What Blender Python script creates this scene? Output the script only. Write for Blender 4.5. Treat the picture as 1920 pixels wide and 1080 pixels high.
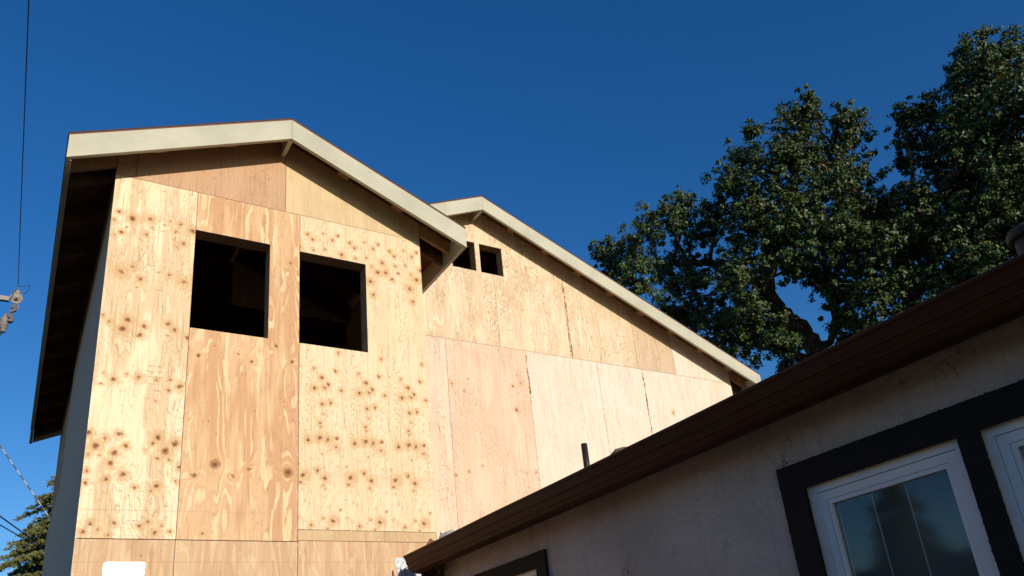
import bpy, bmesh, math, random
import numpy as np
from mathutils import Vector, Matrix, Quaternion
for o in list(bpy.data.objects): bpy.data.objects.remove(o)
S = bpy.context.scene
COL = S.collection
R = math.radians

# ------------------------------------------------------------- camera
CAM = Vector((0.0, -6.26, 1.6))
yaw, pit, rol = 0.574, 0.390, 0.102
fwd = Vector((math.sin(yaw)*math.cos(pit), math.cos(yaw)*math.cos(pit), math.sin(pit)))
rt = fwd.cross(Vector((0, 0, 1))).normalized(); dn = fwd.cross(rt)
r_ = math.cos(rol)*rt + math.sin(rol)*dn
d_ = -math.sin(rol)*rt + math.cos(rol)*dn
cd = bpy.data.cameras.new('camera'); cam = bpy.data.objects.new('camera', cd); COL.objects.link(cam)
m = Matrix((r_, -d_, -fwd)).transposed().to_4x4(); m.translation = CAM
cam.matrix_world = m
cd.sensor_width = 36; cd.lens = 1503.1/1920*36; cd.shift_x = 0.0; cd.shift_y = (701.7-540)/1920
cd.clip_start = 0.05; cd.clip_end = 3000
S.camera = cam

# ------------------------------------------------------------- light
SUN = Vector((0.055, -0.975, 0.212)).normalized()
W = bpy.data.worlds.new("World"); S.world = W; W.use_nodes = True
wn = W.node_tree; wn.nodes.clear()
sky = wn.nodes.new('ShaderNodeTexSky'); sky.sky_type = 'NISHITA'; sky.sun_disc = False
sky.sun_elevation = math.asin(SUN.z); sky.sun_rotation = math.atan2(SUN.x, SUN.y)
sky.altitude = 300; sky.air_density = 1.0; sky.dust_density = 0.2; sky.ozone_density = 3.0
hs = wn.nodes.new('ShaderNodeHueSaturation'); hs.inputs['Saturation'].default_value = 1.28
hs.inputs['Hue'].default_value = 0.511
bg = wn.nodes.new('ShaderNodeBackground'); bg.inputs['Strength'].default_value = 0.142
wo = wn.nodes.new('ShaderNodeOutputWorld')
wn.links.new(sky.outputs[0], hs.inputs['Color']); wn.links.new(hs.outputs[0], bg.inputs['Color']); wn.links.new(bg.outputs[0], wo.inputs[0])
sl = bpy.data.lights.new('sun', 'SUN'); sl.energy = 4.4; sl.angle = R(0.53); sl.color = (1.0, 0.91, 0.785)
so = bpy.data.objects.new('sun', sl); COL.objects.link(so); so.location = (3, -20, 12)
so.rotation_euler = SUN.to_track_quat('Z', 'Y').to_euler()
S.view_settings.view_transform = 'Standard'; S.view_settings.look = 'None'
S.view_settings.exposure = 0.0; S.view_settings.gamma = 1.0; S.view_settings.use_curve_mapping = False
S.render.engine = 'CYCLES'

# ------------------------------------------------------------- measured data (metres)
K1 = [(0.387, 5.636, 0.0118), (0.487, 5.599, 0.0235), (0.621, 5.628, 0.0236), (0.357, 5.555, 0.0102), (0.645, 5.551, 0.0088), (0.417, 5.452, 0.016), (0.601, 5.474, 0.016), (0.372, 5.412, 0.0087), (0.448, 5.507, 0.0058), (0.775, 5.643, 0.0059), (0.737, 5.597, 0.0059), (0.826, 5.555, 0.0103), (0.861, 5.636, 0.0133), (0.961, 5.593, 0.0207), (0.893, 5.448, 0.0146), (0.843, 5.408, 0.0102), (0.526, 5.146, 0.0199), (0.448, 5.086, 0.0226), (0.589, 5.047, 0.0141), (0.801, 5.128, 0.0128), (0.722, 5.136, 0.0085), (0.92, 5.088, 0.0228), (0.561, 4.972, 0.007), (0.352, 4.681, 0.0124), (0.403, 4.636, 0.0137), (0.524, 4.671, 0.0193), (0.495, 4.586, 0.0192), (0.649, 4.632, 0.0165), (0.62, 4.553, 0.0137), (0.821, 4.684, 0.0125), (0.875, 4.636, 0.0152), (0.971, 4.583, 0.0166), (0.821, 4.581, 0.0069), (0.398, 4.2, 0.0095), (0.466, 4.155, 0.0174), (0.559, 4.21, 0.0096), (0.639, 4.196, 0.0175), (0.39, 4.112, 0.0095), (0.772, 4.186, 0.0096), (0.87, 4.205, 0.0096), (0.942, 4.155, 0.0192), (0.862, 4.11, 0.0111), (0.773, 4.009, 0.0079), (0.345, 3.721, 0.0155), (0.453, 3.685, 0.0186), (0.543, 3.726, 0.0186), (0.399, 3.624, 0.0185), (0.596, 3.638, 0.0155), (0.525, 3.58, 0.0154), (0.43, 3.553, 0.0092), (0.351, 3.554, 0.0108), (0.505, 3.498, 0.0169), (0.778, 3.671, 0.0109), (0.812, 3.723, 0.0171), (0.732, 3.612, 0.0077), (0.869, 3.617, 0.0217), (0.933, 3.683, 0.0187), (0.902, 3.548, 0.0124), (0.819, 3.556, 0.0124), (0.593, 3.42, 0.0169), (0.486, 3.383, 0.0122), (0.355, 3.432, 0.0092), (0.359, 3.348, 0.0107), (0.827, 3.346, 0.0123), (0.679, 3.325, 0.0107), (0.79, 3.302, 0.0076), (0.959, 3.389, 0.0108), (0.974, 3.5, 0.0139), (0.415, 3.055, 0.0106), (0.375, 2.99, 0.0135), (0.535, 2.974, 0.0135), (0.468, 3.005, 0.0075), (0.564, 3.059, 0.0136), (0.732, 3.04, 0.0106), (0.786, 3.076, 0.0121), (0.84, 2.995, 0.0136), (0.883, 3.046, 0.0091), (0.937, 3.006, 0.0076)]
K3 = [(0.096, 3.8, 0.0146), (0.199, 3.827, 0.0163), (0.265, 3.814, 0.0163), (0.343, 3.832, 0.0164), (0.339, 3.757, 0.0147), (0.219, 3.686, 0.0081), (0.057, 3.495, 0.0255), (0.174, 3.54, 0.0129), (0.239, 3.477, 0.0145), (0.221, 3.409, 0.0128), (0.037, 3.434, 0.0111), (0.018, 3.583, 0.008), (0.151, 4.271, 0.0116), (0.242, 4.286, 0.015), (0.274, 4.321, 0.0101), (0.216, 4.378, 0.0134), (0.337, 4.454, 0.0118), (0.391, 4.277, 0.0118), (0.218, 4.135, 0.0132), (0.293, 4.149, 0.01), (0.229, 4.042, 0.0082), (0.198, 3.959, 0.0115), (0.204, 3.918, 0.0082), (0.368, 4.633, 0.0103), (0.148, 4.459, 0.0084), (0.123, 3.082, 0.0126), (0.304, 3.124, 0.0159), (0.222, 3.138, 0.0079), (0.37, 3.21, 0.0064), (0.259, 3.058, 0.0111), (0.088, 5.804, 0.0104), (0.133, 5.761, 0.0104), (0.138, 5.647, 0.0103), (0.232, 5.849, 0.0087), (0.374, 5.854, 0.0105), (0.321, 5.796, 0.0104), (0.248, 5.678, 0.0103), (0.002, 5.656, 0.0138), (0.306, 5.587, 0.014), (0.362, 5.54, 0.0157), (0.04, 5.554, 0.0158), (0.001, 5.658, 0.0123), (0.283, 5.426, 0.0155), (0.102, 5.492, 0.014), (0.165, 5.574, 0.0106), (0.314, 5.289, 0.012)]
K2 = [(1.068, 4.439, 0.0141), (1.193, 4.55, 0.0143), (1.38, 4.504, 0.0143), (1.488, 4.449, 0.0143), (1.687, 4.621, 0.0172), (1.824, 4.488, 0.0171), (1.022, 3.894, 0.0062), (1.233, 3.541, 0.0311), (1.493, 3.514, 0.0313), (1.802, 3.507, 0.0361), (1.082, 3.442, 0.0176), (1.369, 3.45, 0.0178), (1.803, 5.464, 0.0252), (1.17, 2.999, 0.013)]
KR = [(4.472, 5.437, 0.0204), (4.722, 5.528, 0.0092), (4.644, 5.358, 0.0091), (5.517, 5.571, 0.0143), (5.391, 5.51, 0.0166), (5.409, 5.178, 0.0188), (4.632, 4.29, 0.011), (4.826, 4.375, 0.0089), (5.467, 4.322, 0.0138), (5.61, 4.342, 0.0139), (4.449, 4.232, 0.0109)]
BL = [(16.33, 3.56, 15.35, 0.47), (17.06, 4.48, 15.6, 0.73), (17.15, 3.09, 14.83, 0.44), (17.92, 3.43, 14.83, 0.57), (17.66, 4.06, 14.4, 0.88), (15.36, 3.93, 13.6, 0.8), (14.91, 4.26, 14.61, 0.21), (17.11, 6.28, 15.81, 0.65), (15.12, 5.47, 13.92, 0.58), (15.52, 4.77, 13.06, 1.04), (18.42, 5.38, 13.89, 1.33), (17.4, 3.38, 13.17, 0.69), (18.65, 3.84, 12.81, 0.61), (15.44, 6.31, 13.52, 0.59), (15.23, 7.47, 14.46, 0.45), (13.7, 6.53, 13.11, 0.48), (15.46, 7.18, 13.53, 0.79), (15.17, 8.73, 14.39, 0.63), (13.81, 8.32, 13.28, 0.59), (13.82, 9.38, 13.71, 0.45), (13.75, 9.1, 12.82, 0.55), (12.76, 7.04, 11.34, 0.62), (15.14, 8.19, 12.62, 0.79), (15.05, 7.4, 11.84, 0.61), (15.25, 5.55, 12.0, 0.95), (15.02, 4.21, 11.03, 0.89), (18.07, 5.05, 12.2, 1.19), (17.35, 3.49, 11.15, 0.88), (14.78, 8.35, 11.26, 0.61), (15.7, 8.23, 11.36, 0.86), (15.96, 7.03, 11.32, 0.84), (16.86, 7.11, 10.53, 0.77), (15.0, 6.39, 9.44, 0.7), (16.72, 6.58, 11.24, 0.54), (14.94, 6.74, 10.04, 0.72), (18.31, 5.13, 10.81, 0.66), (18.11, 5.07, 9.95, 0.38), (16.13, 2.9, 9.27, 0.67), (16.26, 2.95, 9.88, 0.82), (16.26, 3.53, 8.92, 0.3), (17.36, 6.72, 9.46, 0.43), (18.65, 0.29, 15.23, 0.61), (19.12, 1.01, 15.18, 0.49), (18.22, 0.06, 14.35, 0.74), (19.09, -0.2, 14.64, 0.8), (18.33, 0.64, 13.58, 0.92), (18.43, 0.0, 12.96, 0.9), (18.45, 2.23, 14.7, 0.45), (18.65, 1.76, 14.67, 0.29), (19.42, 2.87, 14.77, 0.47), (19.05, 1.73, 14.18, 0.77), (19.41, 3.09, 14.17, 0.22), (19.51, 2.23, 13.51, 0.78), (20.23, 1.77, 13.57, 1.16), (19.41, 0.68, 12.55, 1.09), (16.93, 1.89, 11.58, 0.54), (19.46, 2.4, 12.44, 1.11), (20.13, 1.78, 12.06, 1.12), (20.2, 0.99, 11.73, 0.95), (18.21, 2.6, 11.14, 0.82), (19.02, 2.07, 10.87, 0.91), (17.68, 0.59, 9.97, 0.69), (19.15, 2.82, 10.1, 0.68), (18.56, 1.87, 9.85, 0.58), (17.83, 0.94, 9.53, 0.35), (16.39, 2.17, 8.56, 0.24), (18.85, 3.61, 12.71, 0.56), (19.34, 3.72, 12.4, 0.73), (17.81, -1.17, 12.39, 1.14), (20.12, 0.03, 11.85, 1.48), (18.65, 0.02, 9.46, 1.27), (18.19, -1.74, 10.98, 1.32), (18.56, -1.13, 9.41, 1.31), (17.29, 5.6, 11.84, 0.47), (17.86, 5.43, 11.53, 0.44)]
LIMBS = [
[(16.87, 5.02, 7.0, 0.334), (16.77, 5.29, 7.92, 0.316), (16.8, 5.46, 9.23, 0.258), (16.79, 5.72, 9.95, 0.237), (16.77, 6.14, 10.62, 0.2), (16.74, 6.37, 11.38, 0.175), (16.65, 6.84, 12.21, 0.135), (15.96, 7.31, 12.57, 0.121), (15.48, 7.83, 12.84, 0.092), (15.01, 8.64, 13.02, 0.047)],
[(16.74, 6.37, 11.38, 0.161), (17.01, 6.13, 12.41, 0.133), (17.57, 5.68, 13.68, 0.106), (17.76, 5.04, 15.13, 0.076), (17.99, 4.65, 16.43, 0.031)],
[(16.8, 5.46, 9.23, 0.122), (16.93, 5.04, 9.29, 0.094), (17.07, 4.86, 9.83, 0.068), (17.24, 4.68, 10.53, 0.041)],
[(16.87, 5.02, 7.0, 0.308), (17.24, 3.99, 8.3, 0.255), (17.53, 3.18, 9.46, 0.216), (17.55, 2.91, 10.05, 0.204), (17.7, 3.09, 10.62, 0.195), (17.89, 3.01, 11.0, 0.184), (17.98, 2.44, 11.6, 0.156), (18.5, 1.65, 12.48, 0.13), (18.65, 0.8, 13.66, 0.091), (18.88, 0.35, 15.03, 0.026)],
[(17.53, 3.18, 9.46, 0.14), (17.68, 2.48, 10.21, 0.151), (17.66, 1.97, 10.49, 0.124), (18.2, 1.19, 10.88, 0.098), (18.39, 0.3, 10.94, 0.071), (18.58, -0.74, 11.28, 0.035)],
[(17.7, 3.09, 10.62, 0.104), (17.75, 3.5, 11.56, 0.081), (17.75, 3.88, 12.93, 0.07), (17.64, 3.86, 14.43, 0.043)],
[(17.98, 2.44, 11.6, 0.078), (18.21, 2.51, 12.81, 0.054), (18.31, 2.34, 14.05, 0.027)],
[(18.2, 1.19, 10.88, 0.074), (18.52, 0.6, 9.9, 0.047), (18.67, -0.27, 9.7, 0.023)],
[(16.79, 5.72, 9.95, 0.083), (16.36, 6.67, 9.77, 0.057), (16.01, 7.25, 9.97, 0.029)]]
BL +=  [(14.13, 5.21, 10.64, 0.54), (14.94, 4.47, 11.62, 0.49), (15.02, 3.67, 11.75, 0.55), (15.95, 2.92, 11.08, 0.55), (16.07, 2.49, 10.43, 0.54), (16.5, 1.88, 10.73, 0.55), (16.54, 1.32, 10.13, 0.6), (16.91, 0.73, 10.4, 0.61), (17.02, 0.19, 10.09, 0.53), (16.71, 1.91, 9.41, 0.47), (16.86, 1.1, 9.54, 0.53), (16.87, 0.03, 11.02, 0.61), (16.87, 0.58, 12.27, 0.56), (15.63, 3.06, 12.29, 0.63), (15.54, 3.59, 13.57, 0.51), (14.72, 4.61, 12.26, 0.56), (16.22, 3.63, 9.94, 0.39), (14.47, 5.26, 9.71, 0.51), (15.07, 5.31, 9.12, 0.41), (17.22, -0.37, 12.83, 0.57), (15.31, 3.21, 10.95, 0.61), (15.29, 5.02, 9.02, 0.27), (16.55, 2.01, 8.77, 0.29), (16.85, 0.87, 9.15, 0.37), (16.26, 4.14, 9.34, 0.33), (16.33, 4.22, 8.76, 0.28), (15.39, 5.22, 9.71, 0.28), (15.51, 5.23, 9.01, 0.3), (16.15, 4.13, 10.11, 0.31), (16.99, 2.69, 8.78, 0.22)]

# ------------------------------------------------------------- node helpers
class T:
    def __init__(s, name, rough=0.7, spec=0.3):
        s.m = bpy.data.materials.new(name); s.m.use_nodes = True; s.t = s.m.node_tree; s.t.nodes.clear()
        s.out = s.t.nodes.new('ShaderNodeOutputMaterial'); s.b = s.t.nodes.new('ShaderNodeBsdfPrincipled')
        s.t.links.new(s.b.outputs[0], s.out.inputs[0])
        s.b.inputs['Roughness'].default_value = rough; s.b.inputs['Specular IOR Level'].default_value = spec
        tc = s.t.nodes.new('ShaderNodeTexCoord'); s.P = tc.outputs['Object']
    def put(s, sock, v):
        if v is None: return
        if isinstance(v, bpy.types.NodeSocket): s.t.links.new(v, sock)
        elif isinstance(v, (tuple, list)) and len(v) == 3 and sock.type == 'RGBA': sock.default_value = (*v, 1)
        else: sock.default_value = v
    def math(s, op, a, b=None, c=None, clamp=False):
        n = s.t.nodes.new('ShaderNodeMath'); n.operation = op; n.use_clamp = clamp
        for i, v in enumerate((a, b, c)): s.put(n.inputs[i], v)
        return n.outputs[0]
    def vm(s, op, a, b=None, scale=None):
        n = s.t.nodes.new('ShaderNodeVectorMath'); n.operation = op
        s.put(n.inputs[0], a); s.put(n.inputs[1], b)
        if scale is not None: s.put(n.inputs['Scale'], scale)
        return n.outputs['Value'] if op in ('DISTANCE', 'LENGTH', 'DOT_PRODUCT') else n.outputs[0]
    def noise(s, vec, scale, detail=3, rough=0.55, dist=0.0):
        n = s.t.nodes.new('ShaderNodeTexNoise'); s.put(n.inputs['Vector'], vec)
        n.inputs['Scale'].default_value = scale; n.inputs['Detail'].default_value = detail
        n.inputs['Roughness'].default_value = rough; n.inputs['Distortion'].default_value = dist
        return n.outputs['Fac']
    def vor(s, vec, scale, feature='F1'):
        n = s.t.nodes.new('ShaderNodeTexVoronoi'); n.feature = feature; s.put(n.inputs['Vector'], vec); n.inputs['Scale'].default_value = scale
        return n
    def step(s, x, a, b, lo=0.0, hi=1.0):
        n = s.t.nodes.new('ShaderNodeMapRange'); n.interpolation_type = 'SMOOTHSTEP'
        s.put(n.inputs[0], x); n.inputs[1].default_value = a; n.inputs[2].default_value = b
        n.inputs[3].default_value = lo; n.inputs[4].default_value = hi
        return n.outputs[0]
    def mix(s, f, a, b, mode='MIX'):
        n = s.t.nodes.new('ShaderNodeMix'); n.data_type = 'RGBA'; n.blend_type = mode
        s.put(n.inputs[0], f); s.put(n.inputs[6], a); s.put(n.inputs[7], b)
        return n.outputs[2]
    def sep(s, v):
        n = s.t.nodes.new('ShaderNodeSeparateXYZ'); s.put(n.inputs[0], v); return n.outputs
    def comb(s, x, y, z):
        n = s.t.nodes.new('ShaderNodeCombineXYZ')
        for i, v in enumerate((x, y, z)): s.put(n.inputs[i], v)
        return n.outputs[0]
    def rnd(s):
        return s.t.nodes.new('ShaderNodeObjectInfo').outputs['Random']
    def bump(s, h, st=0.3, dist=0.01):
        n = s.t.nodes.new('ShaderNodeBump'); s.put(n.inputs['Height'], h); n.inputs['Strength'].default_value = st; n.inputs['Distance'].default_value = dist
        s.t.links.new(n.outputs[0], s.b.inputs['Normal'])
    def color(s, c): s.put(s.b.inputs['Base Color'], c)

def simple(name, col, rough=0.7, spec=0.3, var=0.25, scale=8, metal=0.0, bump=0.0):
    t = T(name, rough, spec)
    n = t.noise(t.P, scale, 5, 0.6)
    t.color(t.mix(t.step(n, 0.3, 0.7), tuple(c*(1-var) for c in col), tuple(min(1, c*(1+var)) for c in col)))
    t.b.inputs['Metallic'].default_value = metal
    if bump: t.bump(t.noise(t.P, scale*6, 4), bump, 0.005)
    return t.m

def plywood(name, base, pale, dark, knots=(), period=None, x0=0.0, axis=0, seed=0.0, stripes=0.5, lines=0.5,
            vor_amt=0.0, blot=0.35, freq=26.0, smudge=0.55, patch=0.4, pins=0.6):
    """veneer: contour-line grain bent round knots, pale early-wood bands, smudged halos, small pin knots"""
    t = T(name, 0.72, 0.25)
    x, y, z = t.sep(t.P)
    u = x if axis == 0 else y
    if period:
        w = t.math('SUBTRACT', u, x0)
        w = t.math('ADD', w, t.math('MULTIPLY', t.noise(t.comb(0.0, 0.0, z), 1.3, 1), 0.03))
        up = t.math('FLOORED_MODULO', w, period)
    else:
        up = u
    rd = t.math('MULTIPLY', t.rnd(), 37.0) if not knots else seed
    Q = t.comb(up, z, rd)                       # veneer plane
    Qu = t.comb(u, z, rd)
    acc = None
    kw = t.vm('SUBTRACT', t.comb(t.noise(Q, 24.0, 3, 0.7), t.noise(t.vm('ADD', Q, (7.3, 1.1, 0)), 24.0, 3, 0.7), 0.5), (0.5, 0.5, 0.5))
    Qk = t.vm('ADD', Q, t.vm('SCALE', kw, scale=0.05))
    kg = random.Random(int(seed))
    for (kx, kz, kr) in knots:
        ka = kg.choice((1.0, 1.0, 1.0, 0.8)); kr = kr*kg.uniform(0.8, 1.25)
        for sx in ((kx, kx-period, kx+period) if period and (kx < 0.07 or kx > period-0.07) else (kx,)):
            if period and sx < -0.08: continue
            n = t.t.nodes.new('ShaderNodeVectorMath'); n.operation = 'DISTANCE'
            t.t.links.new(Qk, n.inputs[0]); n.inputs[1].default_value = (sx, kz, seed)
            d = n.outputs['Value']
            e = t.math('EXPONENT', t.math('MULTIPLY', d, -1.0/(kr*1.75)))
            g = t.math('MAXIMUM', t.math('MULTIPLY', e, ka) if ka < 1 else e, acc if acc is not None else 0.0)
            acc = g
    if vor_amt > 0:
        v = t.vor(t.vm('MULTIPLY', Qu, (1.0, 0.8, 1.0)), 5.0)
        n2 = t.t.nodes.new('ShaderNodeSeparateColor'); t.t.links.new(v.outputs['Color'], n2.inputs[0])
        amp = t.math('MULTIPLY', t.step(n2.outputs[0], 1-vor_amt, 1.0), 1.0)
        e = t.math('MULTIPLY', t.math('EXPONENT', t.math('MULTIPLY', v.outputs['Distance'], -7.0)), amp)
        acc = t.math('ADD', e, acc) if acc is not None else e
    if acc is None: acc = t.math('ADD', 0.0, 0.0)
    K = acc
    # grain phase
    low = t.noise(t.vm('MULTIPLY', Q, (2.6, 0.42, 1.0)), 1.0, 3, 0.5)
    mid = t.noise(t.vm('MULTIPLY', Q, (9.0, 1.6, 1.0)), 1.0, 3, 0.6)
    jit = t.noise(t.vm('MULTIPLY', Q, (60.0, 14.0, 1.0)), 1.0, 2, 0.6)
    ph = t.math('MULTIPLY', low, freq)
    ph = t.math('MULTIPLY_ADD', mid, 2.4, ph)
    ph = t.math('MULTIPLY_ADD', jit, 0.55, ph)
    ph = t.math('MULTIPLY_ADD', K, 6.5, ph)
    sn = t.math('SINE', t.math('MULTIPLY', ph, 3.1416))
    ab = t.math('ABSOLUTE', sn)
    thin = t.step(ab, 0.0, 0.34, 1.0, 0.0)       # thin dark latewood lines
    msk = t.noise(t.vm('MULTIPLY', Q, (3.1, 0.9, 1.0)), 1.3, 2)
    band = t.math('MULTIPLY', t.step(sn, 0.25, 0.75), t.step(t.noise(t.vm('MULTIPLY', Q, (12.0, 1.1, 1.0)), 1.0, 3), 0.44, 0.56))
    c = t.mix(t.step(t.noise(t.vm('MULTIPLY', Q, (5.5, 0.7, 1.0)), 1.0, 2), 0.46, 0.54), base, tuple(b*(1-patch)+p*patch for b, p in zip(base, pale)))
    c = t.mix(t.math('MULTIPLY', band, stripes), c, pale)
    fib = t.noise(t.vm('MULTIPLY', Qu, (190.0, 5.0, 1.0)), 1.0, 3, 0.7)
    c = t.mix(t.step(fib, 0.50, 0.74, 0.0, 0.34), c, dark)
    fb2 = t.noise(t.vm('MULTIPLY', Q, (70.0, 1.8, 1.0)), 1.0, 3, 0.65)
    c = t.mix(t.step(fb2, 0.52, 0.68, 0.0, 0.38), c, dark)
    wr = t.noise(t.vm('MULTIPLY', Q, (42.0, 20.0, 1.0)), 1.0, 4, 0.75, 1.5)
    Kp = t.math('POWER', K, 0.55)
    c = t.mix(t.math('MULTIPLY', t.step(wr, 0.54, 0.64, 0.0, min(1.0, 0.95*lines)), t.math('ADD', t.step(msk, 0.40, 0.58, 0.2, 0.9), t.step(Kp, 0.25, 0.7, 0.0, 0.6), clamp=True)), c, dark)
    la = t.math('MULTIPLY', thin, t.step(msk, 0.36, 0.62, 0.15, 1.0))
    c = t.mix(t.math('MULTIPLY', la, lines), c, dark)
    bl = t.noise(t.vm('MULTIPLY', Q, (4.0, 2.4, 1.0)), 1.0, 4, 0.6)
    c = t.mix(t.step(bl, 0.50, 0.72, 0.0, blot), c, tuple(0.55*b+0.45*d for b, d in zip(base, dark)))
    # knots
    sn2 = t.noise(t.vm('MULTIPLY', Q, (30.0, 17.0, 1.0)), 1.0, 5, 0.75, 1.6)
    halo = t.step(t.math('MULTIPLY', Kp, t.math('MULTIPLY_ADD', sn2, 2.9, -0.35)), 0.26, 0.66)
    c = t.mix(t.math('MULTIPLY', halo, smudge), c, (0.55, 0.335, 0.145))
    c = t.mix(t.step(K, 0.50, 0.60, 0.0, 0.85), c, (0.34, 0.145, 0.06))
    c = t.mix(t.step(K, 0.68, 0.84, 0.0, 0.85), c, (0.12, 0.045, 0.02))
    # pin knots and dark checks
    pv = t.vor(t.vm('MULTIPLY', Qu, (1.0, 0.6, 1.0)), 17.0)
    pc = t.t.nodes.new('ShaderNodeSeparateColor'); t.t.links.new(pv.outputs['Color'], pc.inputs[0])
    pin = t.math('MULTIPLY', t.step(pv.outputs['Distance'], 0.04, 0.13, 1.0, 0.0), t.step(pc.outputs[0], 0.80, 0.84))
    c = t.mix(t.math('MULTIPLY', pin, pins), c, (0.16, 0.07, 0.03))
    ck = t.noise(t.vm('MULTIPLY', Qu, (75.0, 1.3, 1.0)), 1.0, 1)
    ck = t.math('MULTIPLY', t.step(ck, 0.77, 0.80), t.step(t.noise(Qu, 3.0, 2), 0.5, 0.6))
    c = t.mix(t.math('MULTIPLY', ck, 0.5), c, (0.22, 0.11, 0.05))
    # pencil scribbles and grime specks
    sp = t.noise(t.vm('MULTIPLY', Qu, (70.0, 95.0, 1.0)), 1.0, 4, 0.8)
    c = t.mix(t.math('MULTIPLY', t.step(sp, 0.69, 0.74), t.step(t.noise(Qu, 4.3, 2), 0.52, 0.62, 0.0, 0.6)), c, (0.12, 0.08, 0.05))
    t.color(c)
    t.bump(t.math('ADD', t.math('MULTIPLY', fib, 0.5), la), 0.12, 0.002)
    return t.m

# ------------------------------------------------------------- colours
CR = (0.69, 0.50, 0.30); CRP = (0.86, 0.70, 0.46); CRD = (0.30, 0.165, 0.06)
PK = (0.57, 0.325, 0.165); PKP = (0.78, 0.56, 0.32); PKD = (0.33, 0.17, 0.08)
M = {}
M['ply1'] = plywood('veneer knotty cream', CR, CRP, CRD, K1, seed=3.0, stripes=0.45, lines=0.60, blot=0.14, freq=34, patch=0.85, smudge=0.75)
M['ply2'] = plywood('veneer peach', PK, PKP, PKD, K2, seed=8.0, stripes=0.95, lines=0.4, blot=0.12, freq=34, smudge=0.35, pins=0.8)
M['ply3'] = plywood('veneer cream repeating', (0.74, 0.56, 0.345), (0.82, 0.67, 0.46), (0.34, 0.19, 0.075), K3, period=0.4065, x0=1.886, seed=5.0, stripes=0.35, lines=0.60, blot=0.28, smudge=0.75, freq=52, patch=0.35)
M['plyG1'] = plywood('veneer pink gable', (0.53, 0.32, 0.185), (0.57, 0.37, 0.22), (0.30, 0.15, 0.075), seed=2.0, stripes=0.3, lines=0.6, vor_amt=0.12, freq=60, blot=0.1, pins=0.5)
M['plyG2'] = plywood('veneer yellow gable', (0.60, 0.44, 0.25), (0.68, 0.53, 0.32), (0.36, 0.24, 0.11), seed=4.0, stripes=0.3, lines=0.15, vor_amt=0.08, freq=30, blot=0.35, pins=0.4)
M['plyL'] = plywood('veneer peach lower', (0.55, 0.345, 0.19), (0.70, 0.51, 0.31), PKD, seed=6.0, stripes=0.6, lines=0.18, vor_amt=0.15, freq=36, blot=0.15, pins=0.7)
M['plyR'] = plywood('veneer pale cathedral', (0.68, 0.51, 0.325), (0.82, 0.67, 0.47), (0.34, 0.19, 0.08), seed=7.0, stripes=0.7, lines=0.95, vor_amt=0.06, freq=44, blot=0.6, pins=0.25)
M['plyRP'] = plywood('veneer pink rear', (0.69, 0.485, 0.335), (0.78, 0.60, 0.45), (0.36, 0.21, 0.13), KR, seed=9.0, stripes=0.4, lines=0.75, freq=75, blot=0.1, smudge=0.6, pins=0.4)
M['plyRS'] = plywood('veneer striped narrow', (0.70, 0.53, 0.39), (0.76, 0.62, 0.47), (0.33, 0.20, 0.12), seed=11.0, stripes=0.2, lines=0.9, freq=55, blot=0.05, pins=0.2)
M['plyRW'] = plywood('veneer bleached', (0.71, 0.59, 0.46), (0.76, 0.67, 0.56), (0.42, 0.29, 0.17), seed=12.0, stripes=0.3, lines=0.42, vor_amt=0.03, freq=45, blot=0.22, pins=0.2)
M['plyD'] = plywood('veneer warm tan', (0.58, 0.42, 0.27), (0.67, 0.50, 0.34), (0.31, 0.18, 0.10), seed=13.0, stripes=0.4, lines=0.4, freq=22, vor_amt=0.1)
M['plySide'] = plywood('veneer side wall', (0.58, 0.37, 0.235), (0.64, 0.42, 0.27), (0.30, 0.18, 0.11), seed=14.0, axis=1, stripes=0.2, lines=0.25, freq=18, pins=0.6)
M['lumber'] = plywood('framing lumber', (0.46, 0.27, 0.14), (0.56, 0.35, 0.19), (0.30, 0.15, 0.07), seed=15.0, stripes=0.4, lines=0.4, freq=30, pins=0.3)
M['board'] = plywood('filler board', (0.56, 0.385, 0.205), (0.62, 0.45, 0.26), (0.32, 0.17, 0.08), seed=16.0, stripes=0.2, lines=0.35, freq=12, vor_amt=0.1)

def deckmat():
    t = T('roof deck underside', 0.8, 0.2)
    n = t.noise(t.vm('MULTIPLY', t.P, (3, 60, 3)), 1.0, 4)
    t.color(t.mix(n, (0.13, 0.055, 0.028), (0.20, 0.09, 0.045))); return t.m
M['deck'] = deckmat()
M['felt'] = simple('roofing felt', (0.07, 0.05, 0.06), 0.9, 0.2, 0.3, 20)

def paint(name, col, rough=0.55, dirt=0.17):
    t = T(name, rough, 0.3)
    n = t.noise(t.P, 2.3, 5, 0.6); f = t.noise(t.vm('MULTIPLY', t.P, (8, 40, 30)), 1.0, 4, 0.7)
    c = t.mix(t.step(n, 0.35, 0.7), col, tuple(c*(1-dirt) for c in col))
    c = t.mix(t.step(f, 0.6, 0.8, 0, 0.35), c, tuple(c*0.8 for c in col))
    v = t.vor(t.P, 7.0); s_ = t.t.nodes.new('ShaderNodeSeparateColor'); t.t.links.new(v.outputs['Color'], s_.inputs[0])
    dot = t.math('MULTIPLY', t.step(v.outputs['Distance'], 0.03, 0.06, 1, 0), t.step(s_.outputs[1], 0.45, 0.5))
    c = t.mix(t.math('MULTIPLY', dot, 0.7), c, (0.25, 0.18, 0.12))
    t.color(c); t.bump(f, 0.08, 0.002); return t.m
M['ink'] = simple('faded ink', (0.10, 0.06, 0.035), 0.9, 0.1, 0.3, 60)
M['cream'] = paint('cream primed fascia', (0.50, 0.47, 0.35))
M['nail'] = simple('bright nail heads', (0.62, 0.57, 0.46), 0.5, 0.5, 0.25, 90)
M['galv'] = simple('galvanised plate', (0.46, 0.49, 0.50), 0.5, 0.4, 0.15, 40, metal=0.2)
M['hole'] = simple('dark hole', (0.02, 0.015, 0.012), 0.9, 0.1)
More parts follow.
